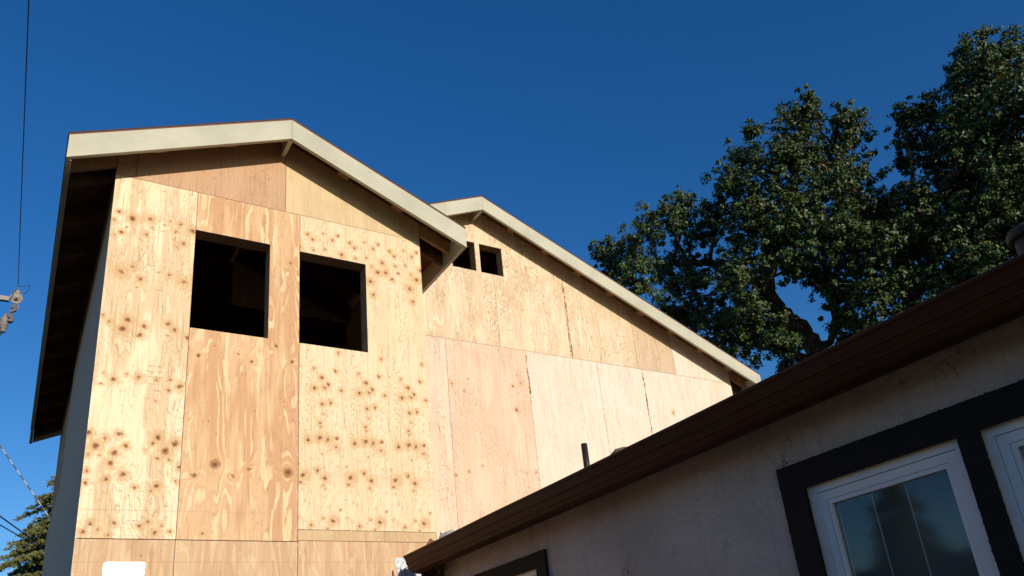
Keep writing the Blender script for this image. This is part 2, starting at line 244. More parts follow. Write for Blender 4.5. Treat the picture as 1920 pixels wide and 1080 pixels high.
M['rust'] = simple('rusty brown metal', (0.16, 0.045, 0.025), 0.6, 0.4, 0.3, 30)
M['white'] = simple('white sheet', (0.90, 0.90, 0.89), 0.7, 0.3, 0.02, 5)

def guttermat():
    t = T('brown gutter paint', 0.5, 0.1)
    n = t.noise(t.vm('MULTIPLY', t.P, (6, 1.2, 6)), 1.0, 5, 0.65)
    c = t.mix(t.step(n, 0.35, 0.7), (0.085, 0.026, 0.010), (0.060, 0.018, 0.008))
    s_ = t.noise(t.vm('MULTIPLY', t.P, (30, 8, 30)), 1.0, 5, 0.7)
    c = t.mix(t.step(s_, 0.62, 0.72, 0, 0.5), c, (0.10, 0.06, 0.04))
    t.color(c); t.bump(n, 0.05, 0.004); return t.m
M['gutter'] = guttermat()
M['trim'] = simple('dark brown trim paint', (0.0085, 0.0055, 0.005), 0.75, 0.25, 0.35, 14, bump=0.3)
M['fasciaD'] = simple('dark red fascia', (0.055, 0.018, 0.012), 0.7, 0.25, 0.3, 14)
M['shingle'] = simple('asphalt shingles', (0.07, 0.06, 0.055), 0.9, 0.2, 0.4, 40, bump=0.5)

def stucco():
    t = T('painted stucco', 0.88, 0.2)
    a = t.noise(t.P, 95, 6, 0.7); b = t.noise(t.P, 9, 4, 0.6); l = t.noise(t.P, 1.6, 4, 0.55)
    c = t.mix(t.step(l, 0.35, 0.65), (0.84, 0.66, 0.57), (0.68, 0.53, 0.45))
    c = t.mix(t.step(b, 0.55, 0.75, 0, 0.35), c, (0.38, 0.32, 0.28))
    c = t.mix(t.step(a, 0.46, 0.64, 0.0, 0.45), c, (0.48, 0.36, 0.29))
    dr = t.noise(t.vm('MULTIPLY', t.P, (9.0, 9.0, 0.8)), 1.0, 3, 0.6)
    c = t.mix(t.step(dr, 0.56, 0.72, 0.0, 0.30), c, (0.40, 0.29, 0.23))
    # hairline cracks running mostly along the wall
    wv = t.vm('ADD', t.vm('MULTIPLY', t.P, (1.0, 0.8, 1.7)), t.vm('SCALE', t.comb(t.noise(t.P, 7, 4, .7), t.noise(t.P, 6.1, 4, .7), t.noise(t.P, 8.3, 4, .7)), scale=0.45))
    v = t.vor(wv, 1.5, 'DISTANCE_TO_EDGE')
    ck = t.math('MULTIPLY', t.step(v.outputs['Distance'], 0.0012, 0.0055, 1, 0), t.step(t.noise(t.P, 2.1, 3), 0.49, 0.57))
    c = t.mix(t.math('MULTIPLY', ck, 0.75), c, (0.10, 0.07, 0.055))
    t.color(c)
    h = t.math('ADD', t.math('MULTIPLY', a, 0.8), t.math('MULTIPLY', b, 0.9))
    h = t.math('SUBTRACT', h, ck)
    t.bump(h, 1.0, 0.02); return t.m
M['stucco'] = stucco()
M['vinyl'] = simple('white vinyl', (0.84, 0.71, 0.64), 0.4, 0.5, 0.04, 4)
M['gasket'] = simple('black gasket', (0.02, 0.02, 0.02), 0.7, 0.2)
def glass():
    t = T('window glass', 0.05, 0.5)
    t.color((0.9, 0.95, 0.95)); t.b.inputs['Transmission Weight'].default_value = 1.0; t.b.inputs['IOR'].default_value = 1.5
    return t.m
M['glass'] = glass()
M['room'] = simple('dim room wall', (0.20, 0.18, 0.16), 0.9, 0.1, 0.1, 3)
M['ventd'] = simple('dark vent metal', (0.04, 0.04, 0.037), 0.7, 0.3, 0.3, 14)
M['lumberD'] = simple('dark brown rafter', (0.13, 0.065, 0.035), 0.85, 0.2, 0.3, 12)  # rafter colour, a darker brown than the framing lumber
M['ventm'] = simple('weathered vent metal', (0.26, 0.24, 0.22), 0.6, 0.4, 0.25, 12, metal=0.0)
M['pipe'] = simple('dark vent pipe', (0.022, 0.016, 0.013), 0.5, 0.3, 0.2, 12)
M['cap'] = simple('tan vent cap', (0.26, 0.16, 0.09), 0.6, 0.4, 0.2, 12)
M['soil'] = simple('dry yard soil', (0.095, 0.080, 0.058), 0.95, 0.1, 0.25, 1.5, bump=0.4)
M['steel'] = simple('pale crossarm', (0.27, 0.24, 0.23), 0.6, 0.4, 0.15, 10)
M['pole'] = simple('creosoted pole', (0.13, 0.09, 0.06), 0.85, 0.2, 0.3, 10, bump=0.3)
M['porc'] = simple('porcelain', (0.21, 0.19, 0.165), 0.5, 0.6, 0.15, 20)
M['hard'] = simple('dark hardware', (0.03, 0.035, 0.05), 0.5, 0.4, 0.3, 20)
M['wire'] = simple('dark wire', (0.02, 0.025, 0.04), 0.5, 0.4, 0.2, 5)
def guymat():
    t = T('twisted guy strand', 0.35, 0.6)
    x, y, z = t.sep(t.P)
    w = t.math('SINE', t.math('MULTIPLY', z, 34.0))
    t.color(t.mix(t.step(w, -0.2, 0.4), (0.10, 0.13, 0.18), (0.50, 0.50, 0.50))); return t.m
M['guy'] = guymat()
def bark(name, a, b):
    t = T(name, 0.9, 0.15)
    n = t.noise(t.vm('MULTIPLY', t.P, (14, 14, 3.5)), 1.0, 5, 0.65)
    f = t.noise(t.vm('MULTIPLY', t.P, (45, 45, 9)), 1.0, 3, 0.6)
    r = t.math('ABSOLUTE', t.math('SUBTRACT', n, 0.5))
    c = t.mix(t.step(r, 0.0, 0.10), tuple(x*0.25 for x in a), t.mix(f, a, b))
    t.color(c); t.bump(t.math('ADD', t.step(r, 0, 0.1), f), 0.9, 0.04); return t.m
M['bark'] = bark('oak bark', (0.17, 0.115, 0.07), (0.33, 0.23, 0.135))
M['barkc'] = bark('conifer bark', (0.14, 0.10, 0.07), (0.24, 0.18, 0.12))
def leaf(name, a, b, c3, rough=0.42, spec=0.5, tr=0.12):
    t = T(name, rough, spec)
    g = t.t.nodes.new('ShaderNodeNewGeometry')
    rn = g.outputs['Random Per Island']
    n = t.noise(t.P, 0.9, 3)
    c = t.mix(rn, a, b); c = t.mix(t.step(n, 0.5, 0.7, 0, 0.6), c, c3)
    rn2 = t.math('FRACT', t.math('MULTIPLY', rn, 53.7))
    c = t.mix(t.step(rn2, 0.965, 0.975), c, (0.16, 0.085, 0.03))
    t.color(c)
    tl = t.t.nodes.new('ShaderNodeBsdfTranslucent'); t.t.links.new(c, tl.inputs[0])
    mx = t.t.nodes.new('ShaderNodeMixShader'); mx.inputs[0].default_value = tr
    t.t.links.new(t.b.outputs[0], mx.inputs[1]); t.t.links.new(tl.outputs[0], mx.inputs[2]); t.t.links.new(mx.outputs[0], t.out.inputs[0])
    return t.m
M['oakleaf'] = leaf('oak leaves', (0.022, 0.046, 0.009), (0.062, 0.100, 0.022), (0.078, 0.108, 0.026), 0.45, 0.32)
M['needle'] = leaf('conifer needles', (0.11, 0.125, 0.035), (0.24, 0.24, 0.075), (0.29, 0.24, 0.09), 0.55, 0.3, 0.28)
M['dry'] = simple('dry vine', (0.17, 0.10, 0.07), 0.85, 0.2, 0.4, 60)

# ------------------------------------------------------------- object helpers
def link(name, me, parent=None):
    o = bpy.data.objects.new(name, me); COL.objects.link(o)
    if parent is not None:
        o.parent = parent
        root = parent
        off = Vector((0, 0, 0))
        while root is not None:
            off += root.location; root = root.parent
        o.location = -off
    return o
def thing(name, label, cat, loc, group=None):
    o = bpy.data.objects.new(name, None); COL.objects.link(o); o.location = loc; o.empty_display_size = 0.2
    o['label'] = label; o['category'] = cat
    if group: o['group'] = group
    return o
def tag(o, label=None, cat=None, group=None, kind=None):
    for k, v in (('label', label), ('category', cat), ('group', group), ('kind', kind)):
        if v: o[k] = v
    return o
def fin(bm, name, mat, parent=None, smooth=False):
    bmesh.ops.recalc_face_normals(bm, faces=bm.faces)
    me = bpy.data.meshes.new(name); bm.to_mesh(me); bm.free(); me.materials.append(mat)
    if smooth:
        for p in me.polygons: p.use_smooth = True
    return link(name, me, parent)
def raw(name, V_, F_, mat, parent=None, smooth=False):
    me = bpy.data.meshes.new(name); me.from_pydata([tuple(v) for v in V_], [], F_); me.materials.append(mat); me.update()
    if smooth:
        for p in me.polygons: p.use_smooth = True
    return link(name, me, parent)
def prism_bm(bm, pts, ext):
    a = [bm.verts.new(p) for p in pts]; b = [bm.verts.new(Vector(p)+Vector(ext)) for p in pts]
    n = len(pts); bm.faces.new(a); bm.faces.new(b[::-1])
    for i in range(n): bm.faces.new((a[i], b[i], b[(i+1) % n], a[(i+1) % n]))
def prism(name, pts, ext, mat, parent=None, bev=0.0):
    bm = bmesh.new(); prism_bm(bm, pts, ext)
    if bev: bmesh.ops.bevel(bm, geom=bm.edges[:], offset=bev, segments=1, affect='EDGES')
    return fin(bm, name, mat, parent)
def box_bm(bm, a, b):
    prism_bm(bm, [(a[0], a[1], a[2]), (b[0], a[1], a[2]), (b[0], b[1], a[2]), (a[0], b[1], a[2])], (0, 0, b[2]-a[2]))
def box(name, a, b, mat, parent=None, bev=0.0):
    bm = bmesh.new(); box_bm(bm, a, b)
    if bev: bmesh.ops.bevel(bm, geom=bm.edges[:], offset=bev, segments=1, affect='EDGES')
    return fin(bm, name, mat, parent)
def tube_geo(path, radii, seg=8, V_=None, F_=None, rng=None, lump=0.0):
    V_ = [] if V_ is None else V_; F_ = [] if F_ is None else F_
    base = len(V_); n = len(path)
    path = [Vector(p) for p in path]
    up = Vector((0.3, 0.2, 1)).normalized()
    for i, p in enumerate(path):
        tt = (path[min(i+1, n-1)]-path[max(i-1, 0)]).normalized()
        a = tt.cross(up)
        if a.length < 1e-3: a = tt.cross(Vector((1, 0, 0)))
        a.normalize(); b = tt.cross(a)
        for k in range(seg):
            an = 2*math.pi*k/seg
            r = radii[i]*(1+(rng.uniform(-lump, lump) if rng else 0))
            V_.append(p+r*(math.cos(an)*a+math.sin(an)*b))
    for i in range(n-1):
        for k in range(seg):
            k2 = (k+1) % seg
            F_.append((base+i*seg+k, base+i*seg+k2, base+(i+1)*seg+k2, base+(i+1)*seg+k))
    F_.append(tuple(base+k for k in range(seg))[::-1]); F_.append(tuple(base+(n-1)*seg+k for k in range(seg)))
    return V_, F_
def tube(name, path, radii, mat, parent=None, seg=8, smooth=True):
    if not isinstance(radii, (list, tuple)): radii = [radii]*len(path)
    V_, F_ = tube_geo(path, radii, seg)
    return raw(name, V_, F_, mat, parent, smooth)
def lathe(name, prof, c, mat, parent=None, seg=20, axis=(0, 0, 1)):
    q = Vector((0, 0, 1)).rotation_difference(Vector(axis)); V_ = []; F_ = []
    for (r, h) in prof:
        for k in range(seg):
            an = 2*math.pi*k/seg; V_.append(Vector(c)+q @ Vector((r*math.cos(an), r*math.sin(an), h)))
    n = len(prof)
    for i in range(n-1):
        for k in range(seg):
            k2 = (k+1) % seg; F_.append((i*seg+k, i*seg+k2, (i+1)*seg+k2, (i+1)*seg+k))
    F_.append(tuple(range(seg))[::-1]); F_.append(tuple((n-1)*seg+k for k in range(seg)))
    return raw(name, V_, F_, mat, parent, True)
G_ = 0.0021   # half joint between neighbouring sheets
def sheet(name, frame, rect, holes, mat, parent, clips=(), thick=0.012, gap=G_):
    """rectangle (u0,v0,u1,v1) with rectangular holes on a wall frame (origin,u,v,outward normal), cut by planes, then given thickness inwards"""
    O, U, Vv, Nn = [Vector(q) for q in frame]
    u0, v0, u1, v1 = rect; u0 += gap; v0 += gap; u1 -= gap; v1 -= gap
    us = sorted({u0, u1} | {h for H in holes for h in (H[0], H[2]) if u0 < h < u1})
    vs = sorted({v0, v1} | {h for H in holes for h in (H[1], H[3]) if v0 < h < v1})
    bm = bmesh.new(); vd = {}
    def vv(a, b):
        if (a, b) not in vd: vd[(a, b)] = bm.verts.new(O+U*a+Vv*b)
        return vd[(a, b)]
    for i in range(len(us)-1):
        for j in range(len(vs)-1):
            cu, cv = (us[i]+us[i+1])/2, (vs[j]+vs[j+1])/2
            if any(H[0] < cu < H[2] and H[1] < cv < H[3] for H in holes): continue
            bm.faces.new((vv(us[i], vs[j]), vv(us[i+1], vs[j]), vv(us[i+1], vs[j+1]), vv(us[i], vs[j+1])))
    for co, no in clips:
        bmesh.ops.bisect_plane(bm, geom=bm.verts[:]+bm.edges[:]+bm.faces[:], plane_co=co, plane_no=no, clear_outer=True, dist=1e-5)
    if not bm.faces: bm.free(); return None
    ret = bmesh.ops.extrude_face_region(bm, geom=bm.faces[:])
    bmesh.ops.translate(bm, verts=[v for v in ret['geom'] if isinstance(v, bmesh.types.BMVert)], vec=-Nn*thick)
    return fin(bm, name, mat, parent)

# ------------------------------------------------------------- ground
def ground():
    n = 40; ext = 260.0; V_ = []; F_ = []
    for i in range(n+1):
        for j in range(n+1):
            a = (i/n*2-1); b = (j/n*2-1)
            x = math.copysign(abs(a)**2.2, a)*ext; y = math.copysign(abs(b)**2.2, b)*ext
            V_.append((x, y, -0.02-0.03*math.sin(x*0.7)*math.cos(y*0.6)))
    for i in range(n):
        for j in range(n):
            a = i*(n+1)+j; F_.append((a, a+n+1, a+n+2, a+1))
    tag(raw('ground', V_, F_, M['soil'], None, True), 'dry bare yard soil round the houses', None, None, 'structure')
ground()

# ------------------------------------------------------------- the plywood-sheathed house
SL = 0.4303; SR = 0.4215
def zl(x): return 6.06+SL*(x+0.04)                # left slope (shared by wing and main roof), fascia-top line
def zwr(x): return 6.815-SL*(x-1.715)             # wing, right slope
def zmr(x): return 8.229-SR*(x-5.0)               # main roof, right slope
H = thing('plywood_house', 'tall unfinished house sheathed in bare plywood with pale rake boards and empty window openings', 'house', (1.7, 0, 0))
FR = ((0, 0, 0), (1, 0, 0), (0, 0, 1), (0, -1, 0))
RR = ((0, 2.085, 0), (1, 0, 0), (0, 0, 1), (0, -1, 0))
LS = ((0.331, 0, 0), (0, 1, 0), (0, 0, 1), (-1, 0, 0))
def under(x0, z0, sl, y=0):   # plane: keep z < z0+sl*(x-x0)
    return ((x0, y, z0-0.004), Vector((-sl, 0, 1)).normalized())
cl_w = [under(-0.04, 6.06, SL), under(1.715, 6.815, -SL)]
cl_m = [under(-0.04, 6.06, SL), under(5.0, 8.229, -SR)]
W1 = (0.986, 4.680, 1.617, 5.615); W2 = (1.888, 4.680, 2.520, 5.605)
B1 = (4.618, 7.187, 4.988, 7.646); B2 = (5.062, 7.187, 5.426, 7.646)
zb, zt = 2.949, 5.998
fs = []
def F(rect, holes, mat, clips=(), frame=FR, label=None, name='plywood_panel', thick=0.012):
    o = sheet(name, frame, rect, holes, M[mat], H, clips, thick)
    if o and label: o['label'] = label
    return o
F((0.329, zb, 0.984, zt), [W1], 'ply1', cl_w, label='narrow cream plywood panel full of brown knots at the left corner')
F((0.984, zb, 1.886, zt), [W1, W2], 'ply2', cl_w, label='peach plywood panel with pale cathedral grain under the left opening')
F((1.886, 3.045, 3.105, zt), [W2], 'ply3', cl_w, label='cream plywood panel whose knots repeat three times across')
F((1.886, 2.957, 3.105, 3.045), [], 'board', label='thin horizontal filler board')
WS = (0.523, 0.5, 0.795, 2.787)
F((0.329, 0.05, 0.982, zb-0.002), [], 'plyL'); F((0.982, 0.05, 1.886, zb-0.002), [], 'plyL'); F((1.886, 0.05, 3.105, 2.957), [], 'plyL')
F((0.329, zt, 0.482, 7.0), [], 'plyG1', cl_w); F((0.482, zt, 1.748, 7.0), [], 'plyG1', cl_w, label='pink plywood gable panel left of the peak')
F((1.748, zt, 3.105, 7.0), [], 'plyG2', cl_w, label='yellow plywood gable panel right of the peak')
# rear gable wall
zs = 6.069
F((1.74, zs, 4.038, 9), [], 'plyR', cl_m, RR); F((4.038, zs, 5.257, 9), [B1, B2], 'plyR', cl_m, RR)
F((5.257, zs, 6.449, 9), [B1, B2], 'plyR', cl_m, RR); F((6.449, zs, 7.661, 9), [], 'plyR', cl_m, RR)
F((7.661, zs, 8.408, 9), [], 'plyD', cl_m, RR, 'darker knotty piece of plywood near the low end of the rear rake'); F((8.408, zs, 9.572, 9), [], 'plyRW', cl_m, RR)
F((3.120, 2.9, 4.425, zs), [], 'plyRS', cl_m, RR); F((4.425, 2.9, 5.654, zs), [], 'plyRP', cl_m, RR, 'pink plywood panel on the rear wall')
F((5.654, 2.9, 6.872, zs), [], 'plyRW', cl_m, RR); F((6.872, 2.9, 7.715, zs), [], 'plyRW', cl_m, RR); F((7.715, 2.9, 9.572, zs), [], 'plyRW', cl_m, RR)
F((3.120, 0.05, 9.572, 2.9), [], 'plyD', (), RR)
# left side wall, in shade
for (a, b) in ((0.001, 1.98), (1.98, 3.72), (3.72, 5.2), (5.2, 6.70)):
    F((a, 0.05, b, 4.45), [], 'plySide', (), LS)
F((0.001, 4.45, 1.98, 6.17), [], 'plySide', (), LS); F((1.98, 4.45, 3.90, 6.17), [], 'plySide', (), LS)
for k in range(8):
    a = 3.93+0.345*k
    box('siding_board', (0.352-0.006*(k % 2), a, 4.452), (0.372, a+0.338, 6.17), M['lumber'], H)
box('wall_panel', (0.372, 3.92, 4.452), (0.384, 6.70, 6.17), M['lumber'], H)
# hidden walls that close the building
box('wall_panel', (3.092, 0.013, 0.05), (3.104, 2.084, 6.16), M['plyD'], H)
box('wall_panel', (9.560, 2.099, 0.05), (9.572, 6.70, 6.25), M['plyD'], H)
sheet('wall_panel', ((0, 6.713, 0), (1, 0, 0), (0, 0, 1), (0, 1, 0)), (0.345, 0.05, 9.56, 9), [], M['plyD'], H, cl_m)
box('floor_deck', (0.346, 0.16, 2.70), (9.555, 6.69, 2.98), M['plyD'], H)
box('upper_ceiling', (5.6, 2.3, 5.95), (9.5, 6.6, 6.0), M['lumber'], H)
# wall studs behind the seams and round the openings
def stud(x0, x1, z0, z1, y0=0.0135, d=0.14):
    box('wall_stud', (x0, y0, z0), (x1, y0+d, z1), M['lumber'], H)
yr = 2.0985
for x0, x1, a, b in ((0.347, 0.385, 2.99, 6.10), (0.945, 0.984, 2.99, 6.30), (1.619, 1.657, 2.99, 6.60), (1.848, 1.886, 2.99, 6.60), (2.522, 2.560, 2.99, 6.32), (3.05, 3.089, 2.99, 6.10),
                     (1.24, 1.278, 2.99, 4.635), (2.2, 2.238, 2.99, 4.635), (1.729, 1.767, 5.95, 6.70)): stud(x0, x1, a, b)
for x0, x1, a, b in ((0.986, 1.617, 5.618, 5.80), (1.888, 2.520, 5.608, 5.80), (0.986, 1.617, 4.64, 4.678), (1.888, 2.520, 4.64, 4.678), (0.987, 1.617, 5.97, 6.03), (1.888, 2.52, 5.97, 6.03), (0.387, 0.943, 5.97, 6.03), (2.562, 3.048, 5.97, 6.03)): stud(x0, x1, a, b)
stud(0.347, 3.089, 0.06, 2.69)
for x0, x1, a, b in ((4.578, 4.616, 6.2, 7.9), (4.99, 5.060, 6.2, 8.1), (5.428, 5.466, 6.2, 7.95), (6.43, 6.468, 3.0, 7.5), (7.642, 7.68, 3.0, 7.0), (8.389, 8.427, 3.0, 6.7), (5.635, 5.673, 3.0, 5.9), (6.853, 6.891, 3.0, 5.9), (7.696, 7.734, 3.0, 5.9), (4.406, 4.444, 3.0, 5.9), (3.85, 3.888, 6.2, 7.6), (9.51, 9.548, 3.0, 6.2)): stud(x0, x1, a, b, yr)
for x0, x1, a, b in ((4.618, 4.988, 7.648, 7.80), (5.062, 5.426, 7.648, 7.80), (4.618, 4.988, 7.145, 7.185), (5.062, 5.426, 7.145, 7.185), (3.13, 4.40, 6.05, 6.088), (4.45, 5.63, 6.05, 6.088), (5.68, 6.42, 6.05, 6.088), (6.48, 7.63, 6.05, 6.088), (7.69, 8.37, 6.05, 6.088), (8.44, 9.50, 6.05, 6.088)): stud(x0, x1, a, b, yr)
# rafters
RD = 0.19
def rafter(xa, za, xb, zb_, y, name='rafter', h=RD):
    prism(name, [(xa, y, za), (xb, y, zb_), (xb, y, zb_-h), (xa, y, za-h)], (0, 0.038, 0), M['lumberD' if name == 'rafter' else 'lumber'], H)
e = 0.001
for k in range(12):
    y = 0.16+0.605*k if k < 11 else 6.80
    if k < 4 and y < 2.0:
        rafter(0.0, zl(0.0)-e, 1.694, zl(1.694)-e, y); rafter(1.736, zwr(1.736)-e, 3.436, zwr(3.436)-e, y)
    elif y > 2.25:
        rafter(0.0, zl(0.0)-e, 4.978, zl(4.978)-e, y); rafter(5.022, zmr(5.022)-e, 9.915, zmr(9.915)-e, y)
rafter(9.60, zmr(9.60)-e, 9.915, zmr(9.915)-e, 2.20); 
# tails just behind the gable walls
rafter(3.11, zwr(3.11)-e, 3.437, zwr(3.437)-e, -0.038+0.036, 'rafter_tail', 0.14)
rafter(0.0, zl(0.0)-e, 0.325, zl(0.325)-e, -0.002, 'rafter_tail', 0.14)
rafter(9.575, zmr(9.575)-e, 9.914, zmr(9.914)-e, 2.083, 'rafter_tail', 0.14)
# ridge boards run out to the rake boards
box('ridge_beam', (1.696, -0.2605, 6.600), (1.734, 2.08, 6.795), M['cream'], H)
box('ridge_beam', (4.981, 1.8245, 8.012), (5.019, 6.69, 8.208), M['cream'], H)
# roof decks
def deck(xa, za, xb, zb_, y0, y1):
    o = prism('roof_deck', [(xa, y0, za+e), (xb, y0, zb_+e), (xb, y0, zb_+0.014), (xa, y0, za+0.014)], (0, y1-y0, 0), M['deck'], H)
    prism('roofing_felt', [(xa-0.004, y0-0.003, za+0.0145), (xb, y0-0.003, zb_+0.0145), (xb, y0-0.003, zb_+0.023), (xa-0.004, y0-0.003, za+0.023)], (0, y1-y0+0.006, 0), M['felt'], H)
YE = 7.0
deck(-0.045, zl(-0.045), 1.714, zl(1.714), -0.298, YE)
deck(1.716, zl(1.716), 4.999, zl(4.999), 1.787, YE)
deck(1.716, zwr(1.716), 3.480, zwr(3.480), -0.298, 2.082)
deck(5.001, zmr(5.001), 9.958, zmr(9.958), 1.787, YE)
# rake and eave fascia boards, 38 mm
FH = 0.215
def rake(xa, za, xb, zb_, y, ha=FH, hb=FH, lab=None):
    o = prism('rake_fascia', [(xa, y, za), (xb, y, zb_), (xb, y, zb_-hb), (xa, y, za-ha)], (0, 0.038, 0), M['cream'], H, 0.002)
    if lab: o['label'] = lab
rake(-0.04, 6.06, 1.7142, 6.8147, -0.30); rake(1.7158, 6.8147, 3.476, zwr(3.476), -0.30)
rake(1.76, zl(1.76), 4.9992, 8.2286, 1.785); rake(5.0008, 8.2286, 9.954, zmr(9.954), 1.785)
rake(0.0, zl(0.0), 4.9992, 8.2286, YE-0.04); rake(5.0008, 8.2286, 9.954, zmr(9.954), YE-0.04)
box('eave_fascia', (-0.04, -0.2615, 6.06-FH+0.003), (-0.002, YE, 6.058), M['cream'], H, 0.002)
ze = zwr(3.476)
box('eave_fascia', (3.438, -0.2615, ze-FH+0.003), (3.476, 2.083, ze-0.002), M['cream'], H, 0.002)
ze = zmr(9.954)
box('eave_fascia', (9.916, 1.8235, ze-FH+0.003), (9.954, YE-0.041, ze-0.002), M['cream'], H, 0.002)
# blocks (lookouts) carrying the rake boards
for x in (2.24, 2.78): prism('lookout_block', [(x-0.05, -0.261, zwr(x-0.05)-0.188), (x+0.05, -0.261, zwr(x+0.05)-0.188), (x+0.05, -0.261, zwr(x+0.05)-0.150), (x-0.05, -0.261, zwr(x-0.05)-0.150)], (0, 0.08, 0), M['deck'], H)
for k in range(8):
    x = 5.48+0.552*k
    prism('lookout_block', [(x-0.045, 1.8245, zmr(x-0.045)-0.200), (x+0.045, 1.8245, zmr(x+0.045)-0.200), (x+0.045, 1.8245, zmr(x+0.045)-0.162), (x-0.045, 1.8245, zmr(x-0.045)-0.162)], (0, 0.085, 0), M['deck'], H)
for k in range(4):
    x = 1.2-0.56*k if k < 2 else 4.45-0.56*(k-2)
    y = -0.261 if k < 2 else 1.8245
    prism('lookout_block', [(x-0.05, y, zl(x-0.05)-0.150), (x+0.05, y, zl(x+0.05)-0.150), (x+0.05, y, zl(x+0.05)-0.112), (x-0.05, y, zl(x-0.05)-0.112)], (0, 0.10, 0), M['lumber'], H)

# nail heads, one joined part per wall face
def nails(pts, frame, r=0.0055, mat='nail', name='nail_heads'):
    O, U, Vv, Nn = [Vector(q) for q in frame]; V_ = []; F_ = []
    for (u, v) in pts:
        b = len(V_); c = O+U*u+Vv*v
        for s_, h in ((1.0, 0.0006), (0.8, 0.0022)):
            for k in range(6):
                an = math.pi*k/3; V_.append(c+U*r*s_*math.cos(an)+Vv*r*s_*math.sin(an)+Nn*h)
        for k in range(6): F_.append((b+k, b+(k+1) % 6, b+6+(k+1) % 6, b+6+k))
        F_.append(tuple(b+6+k for k in range(6)))
    return tag(raw(name, V_, F_, M[mat], H), kind='stuff')
rg = random.Random(11)
def line(u0, v0, u1, v1, step, jit=0.006):
    n = max(1, int(round(math.hypot(u1-u0, v1-v0)/step)))
    return [(u0+(u1-u0)*(i+.5)/n+rg.uniform(-jit, jit), v0+(v1-v0)*(i+.5)/n+rg.uniform(-jit*2, jit*2)) for i in range(n) if rg.random() > 0.06]
P = []
for s_ in (0.345, 0.970, 1.000, 1.872, 1.902, 3.090): P += line(s_, 2.98, s_, 5.96, 0.152)
for s_ in (1.633, 2.535): P += line(s_, 4.68, s_, 5.62, 0.152)
for s_ in (1.24, 1.36, 2.22, 2.62): P += line(s_, 3.1, s_, 4.60, 0.27)
for s_ in (0.66, 2.62): P += line(s_, 3.1, s_, 5.9, 0.27)
for s_, a, b in ((zt-0.018, 0.35, 3.09), (zt+0.02, 0.36, 3.0), (zb+0.016, 0.35, 1.87), (zb-0.02, 0.35, 3.09), (3.06, 1.9, 3.08), (3.03, 1.9, 3.08), (2.972, 1.9, 3.08), (4.664, 0.99, 2.5), (5.63, 0.99, 2.5)): P += line(a, s_, b, s_, 0.16)
for s_ in (0.345, 0.968, 1.0, 1.872, 1.902, 1.45, 2.3, 2.7): P += line(s_, 2.3, s_, 2.93, 0.15)
for u_, v_ in [(rg.uniform(0.4, 3.0), rg.uniform(3.1, 5.95)) for _ in range(70)]: P.append((u_, v_))
def free(p, hs): return not any(h[0]-0.008 < p[0] < h[2]+0.008 and h[1]-0.008 < p[1] < h[3]+0.008 for h in hs)
P = [p for p in P if free(p, [W1, W2])]
nails(P, FR)
P = []
for s_ in (5.24, 5.275, 6.432, 6.466, 7.644, 7.678, 8.39, 8.425): P += line(s_, zs+0.02, s_, min(zl(s_), zmr(s_))-0.05, 0.16)
for s_ in (4.41, 4.44, 5.64, 5.67, 6.857, 6.888, 7.70, 7.73): P += line(s_, 4.0, s_, zs-0.02, 0.16)
for s_ in (zs-0.02, zs+0.02): P += line(3.2, s_, 9.4, s_, 0.16)
P = [p for p in P if free(p, [B1, B2])]
nails(P, RR, 0.0042, 'hole', 'nail_holes')
P = line(2.02, 0.3, 2.02, 4.4, 0.075, 0.002)+line(3.68, 0.3, 3.68, 4.2, 0.085, 0.002)
nails(P, ((0.3295, 0, 0), (0, 1, 0), (0, 0, 1), (-1, 0, 0)), 0.006)
# sealant / torn edge drips along the rusty seams of the rear wall
def torn(u0, v0, u1, v1, n, w, seed):
    g = random.Random(seed); V_ = []; F_ = []
    for i in range(n):
        f = g.random(); cu = u0+(u1-u0)*f+g.uniform(-w, w)*0.5; cv = v0+(v1-v0)*f; b = len(V_)
        a = g.uniform(0.003, 0.009); h = g.uniform(0.006, 0.05)
        for k in range(5):
            an = 2*math.pi*k/5+g.random(); V_.append((cu+a*math.cos(an), 2.085-0.0012, cv+h*math.sin(an)))
        F_.append(tuple(b+k for k in range(5)))
    tag(raw('torn_veneer', V_, F_, M['torn'], H), kind='stuff')
M['torn'] = simple('torn brown veneer edge', (0.36, 0.16, 0.05), 0.85, 0.1, 0.35, 60)
torn(6.445, 6.09, 6.445, 7.3, 55, 0.035, 1); torn(7.712, 4.2, 7.712, 6.0, 70, 0.022, 2); torn(5.66, 5.3, 5.652, 6.0, 30, 0.02, 3); torn(6.43, 6.09, 6.43, 6.45, 14, 0.02, 4)

# chalk lines, handling scuffs and illegible faded ink rows on the sheets
def strokes(rows, y, seed, name='ink_marks'):
    g = random.Random(seed); V_ = []; F_ = []
    def q(x0, z0, x1, z1, w):
        b = len(V_); dx, dz = x1-x0, z1-z0; L_ = math.hypot(dx, dz)+1e-6; nx, nz = -dz/L_*w/2, dx/L_*w/2
        for (a, c) in ((x0-nx, z0-nz), (x1-nx, z1-nz), (x1+nx, z1+nz), (x0+nx, z0+nz)): V_.append((a, y, c))
        F_.append((b, b+1, b+2, b+3))
    for (x, z, n, step) in rows:
        for k in range(n):
            if g.random() < 0.2: continue
            cx = x+step*k
            for _ in range(2): q(cx+g.uniform(-.004, .004), z+g.uniform(-.006, .006), cx+g.uniform(-.004, .008), z+g.uniform(-.006, .006), 0.0025)
    tag(raw(name, V_, F_, M['ink'], H), kind='stuff')
strokes([(0.70, 4.30, 9, 0.012), (0.69, 4.255, 10, 0.012), (0.70, 4.21, 11, 0.012), (0.69, 4.155, 9, 0.013), (0.76, 4.10, 4, 0.012), (0.62, 5.19, 12, 0.013), (0.70, 4.97, 5, 0.012), (0.71, 4.83, 5, 0.02), (0.64, 3.08, 8, 0.014), (0.66, 2.975, 6, 0.014), (0.70, 5.93, 5, 0.012)], -0.0012, 3)
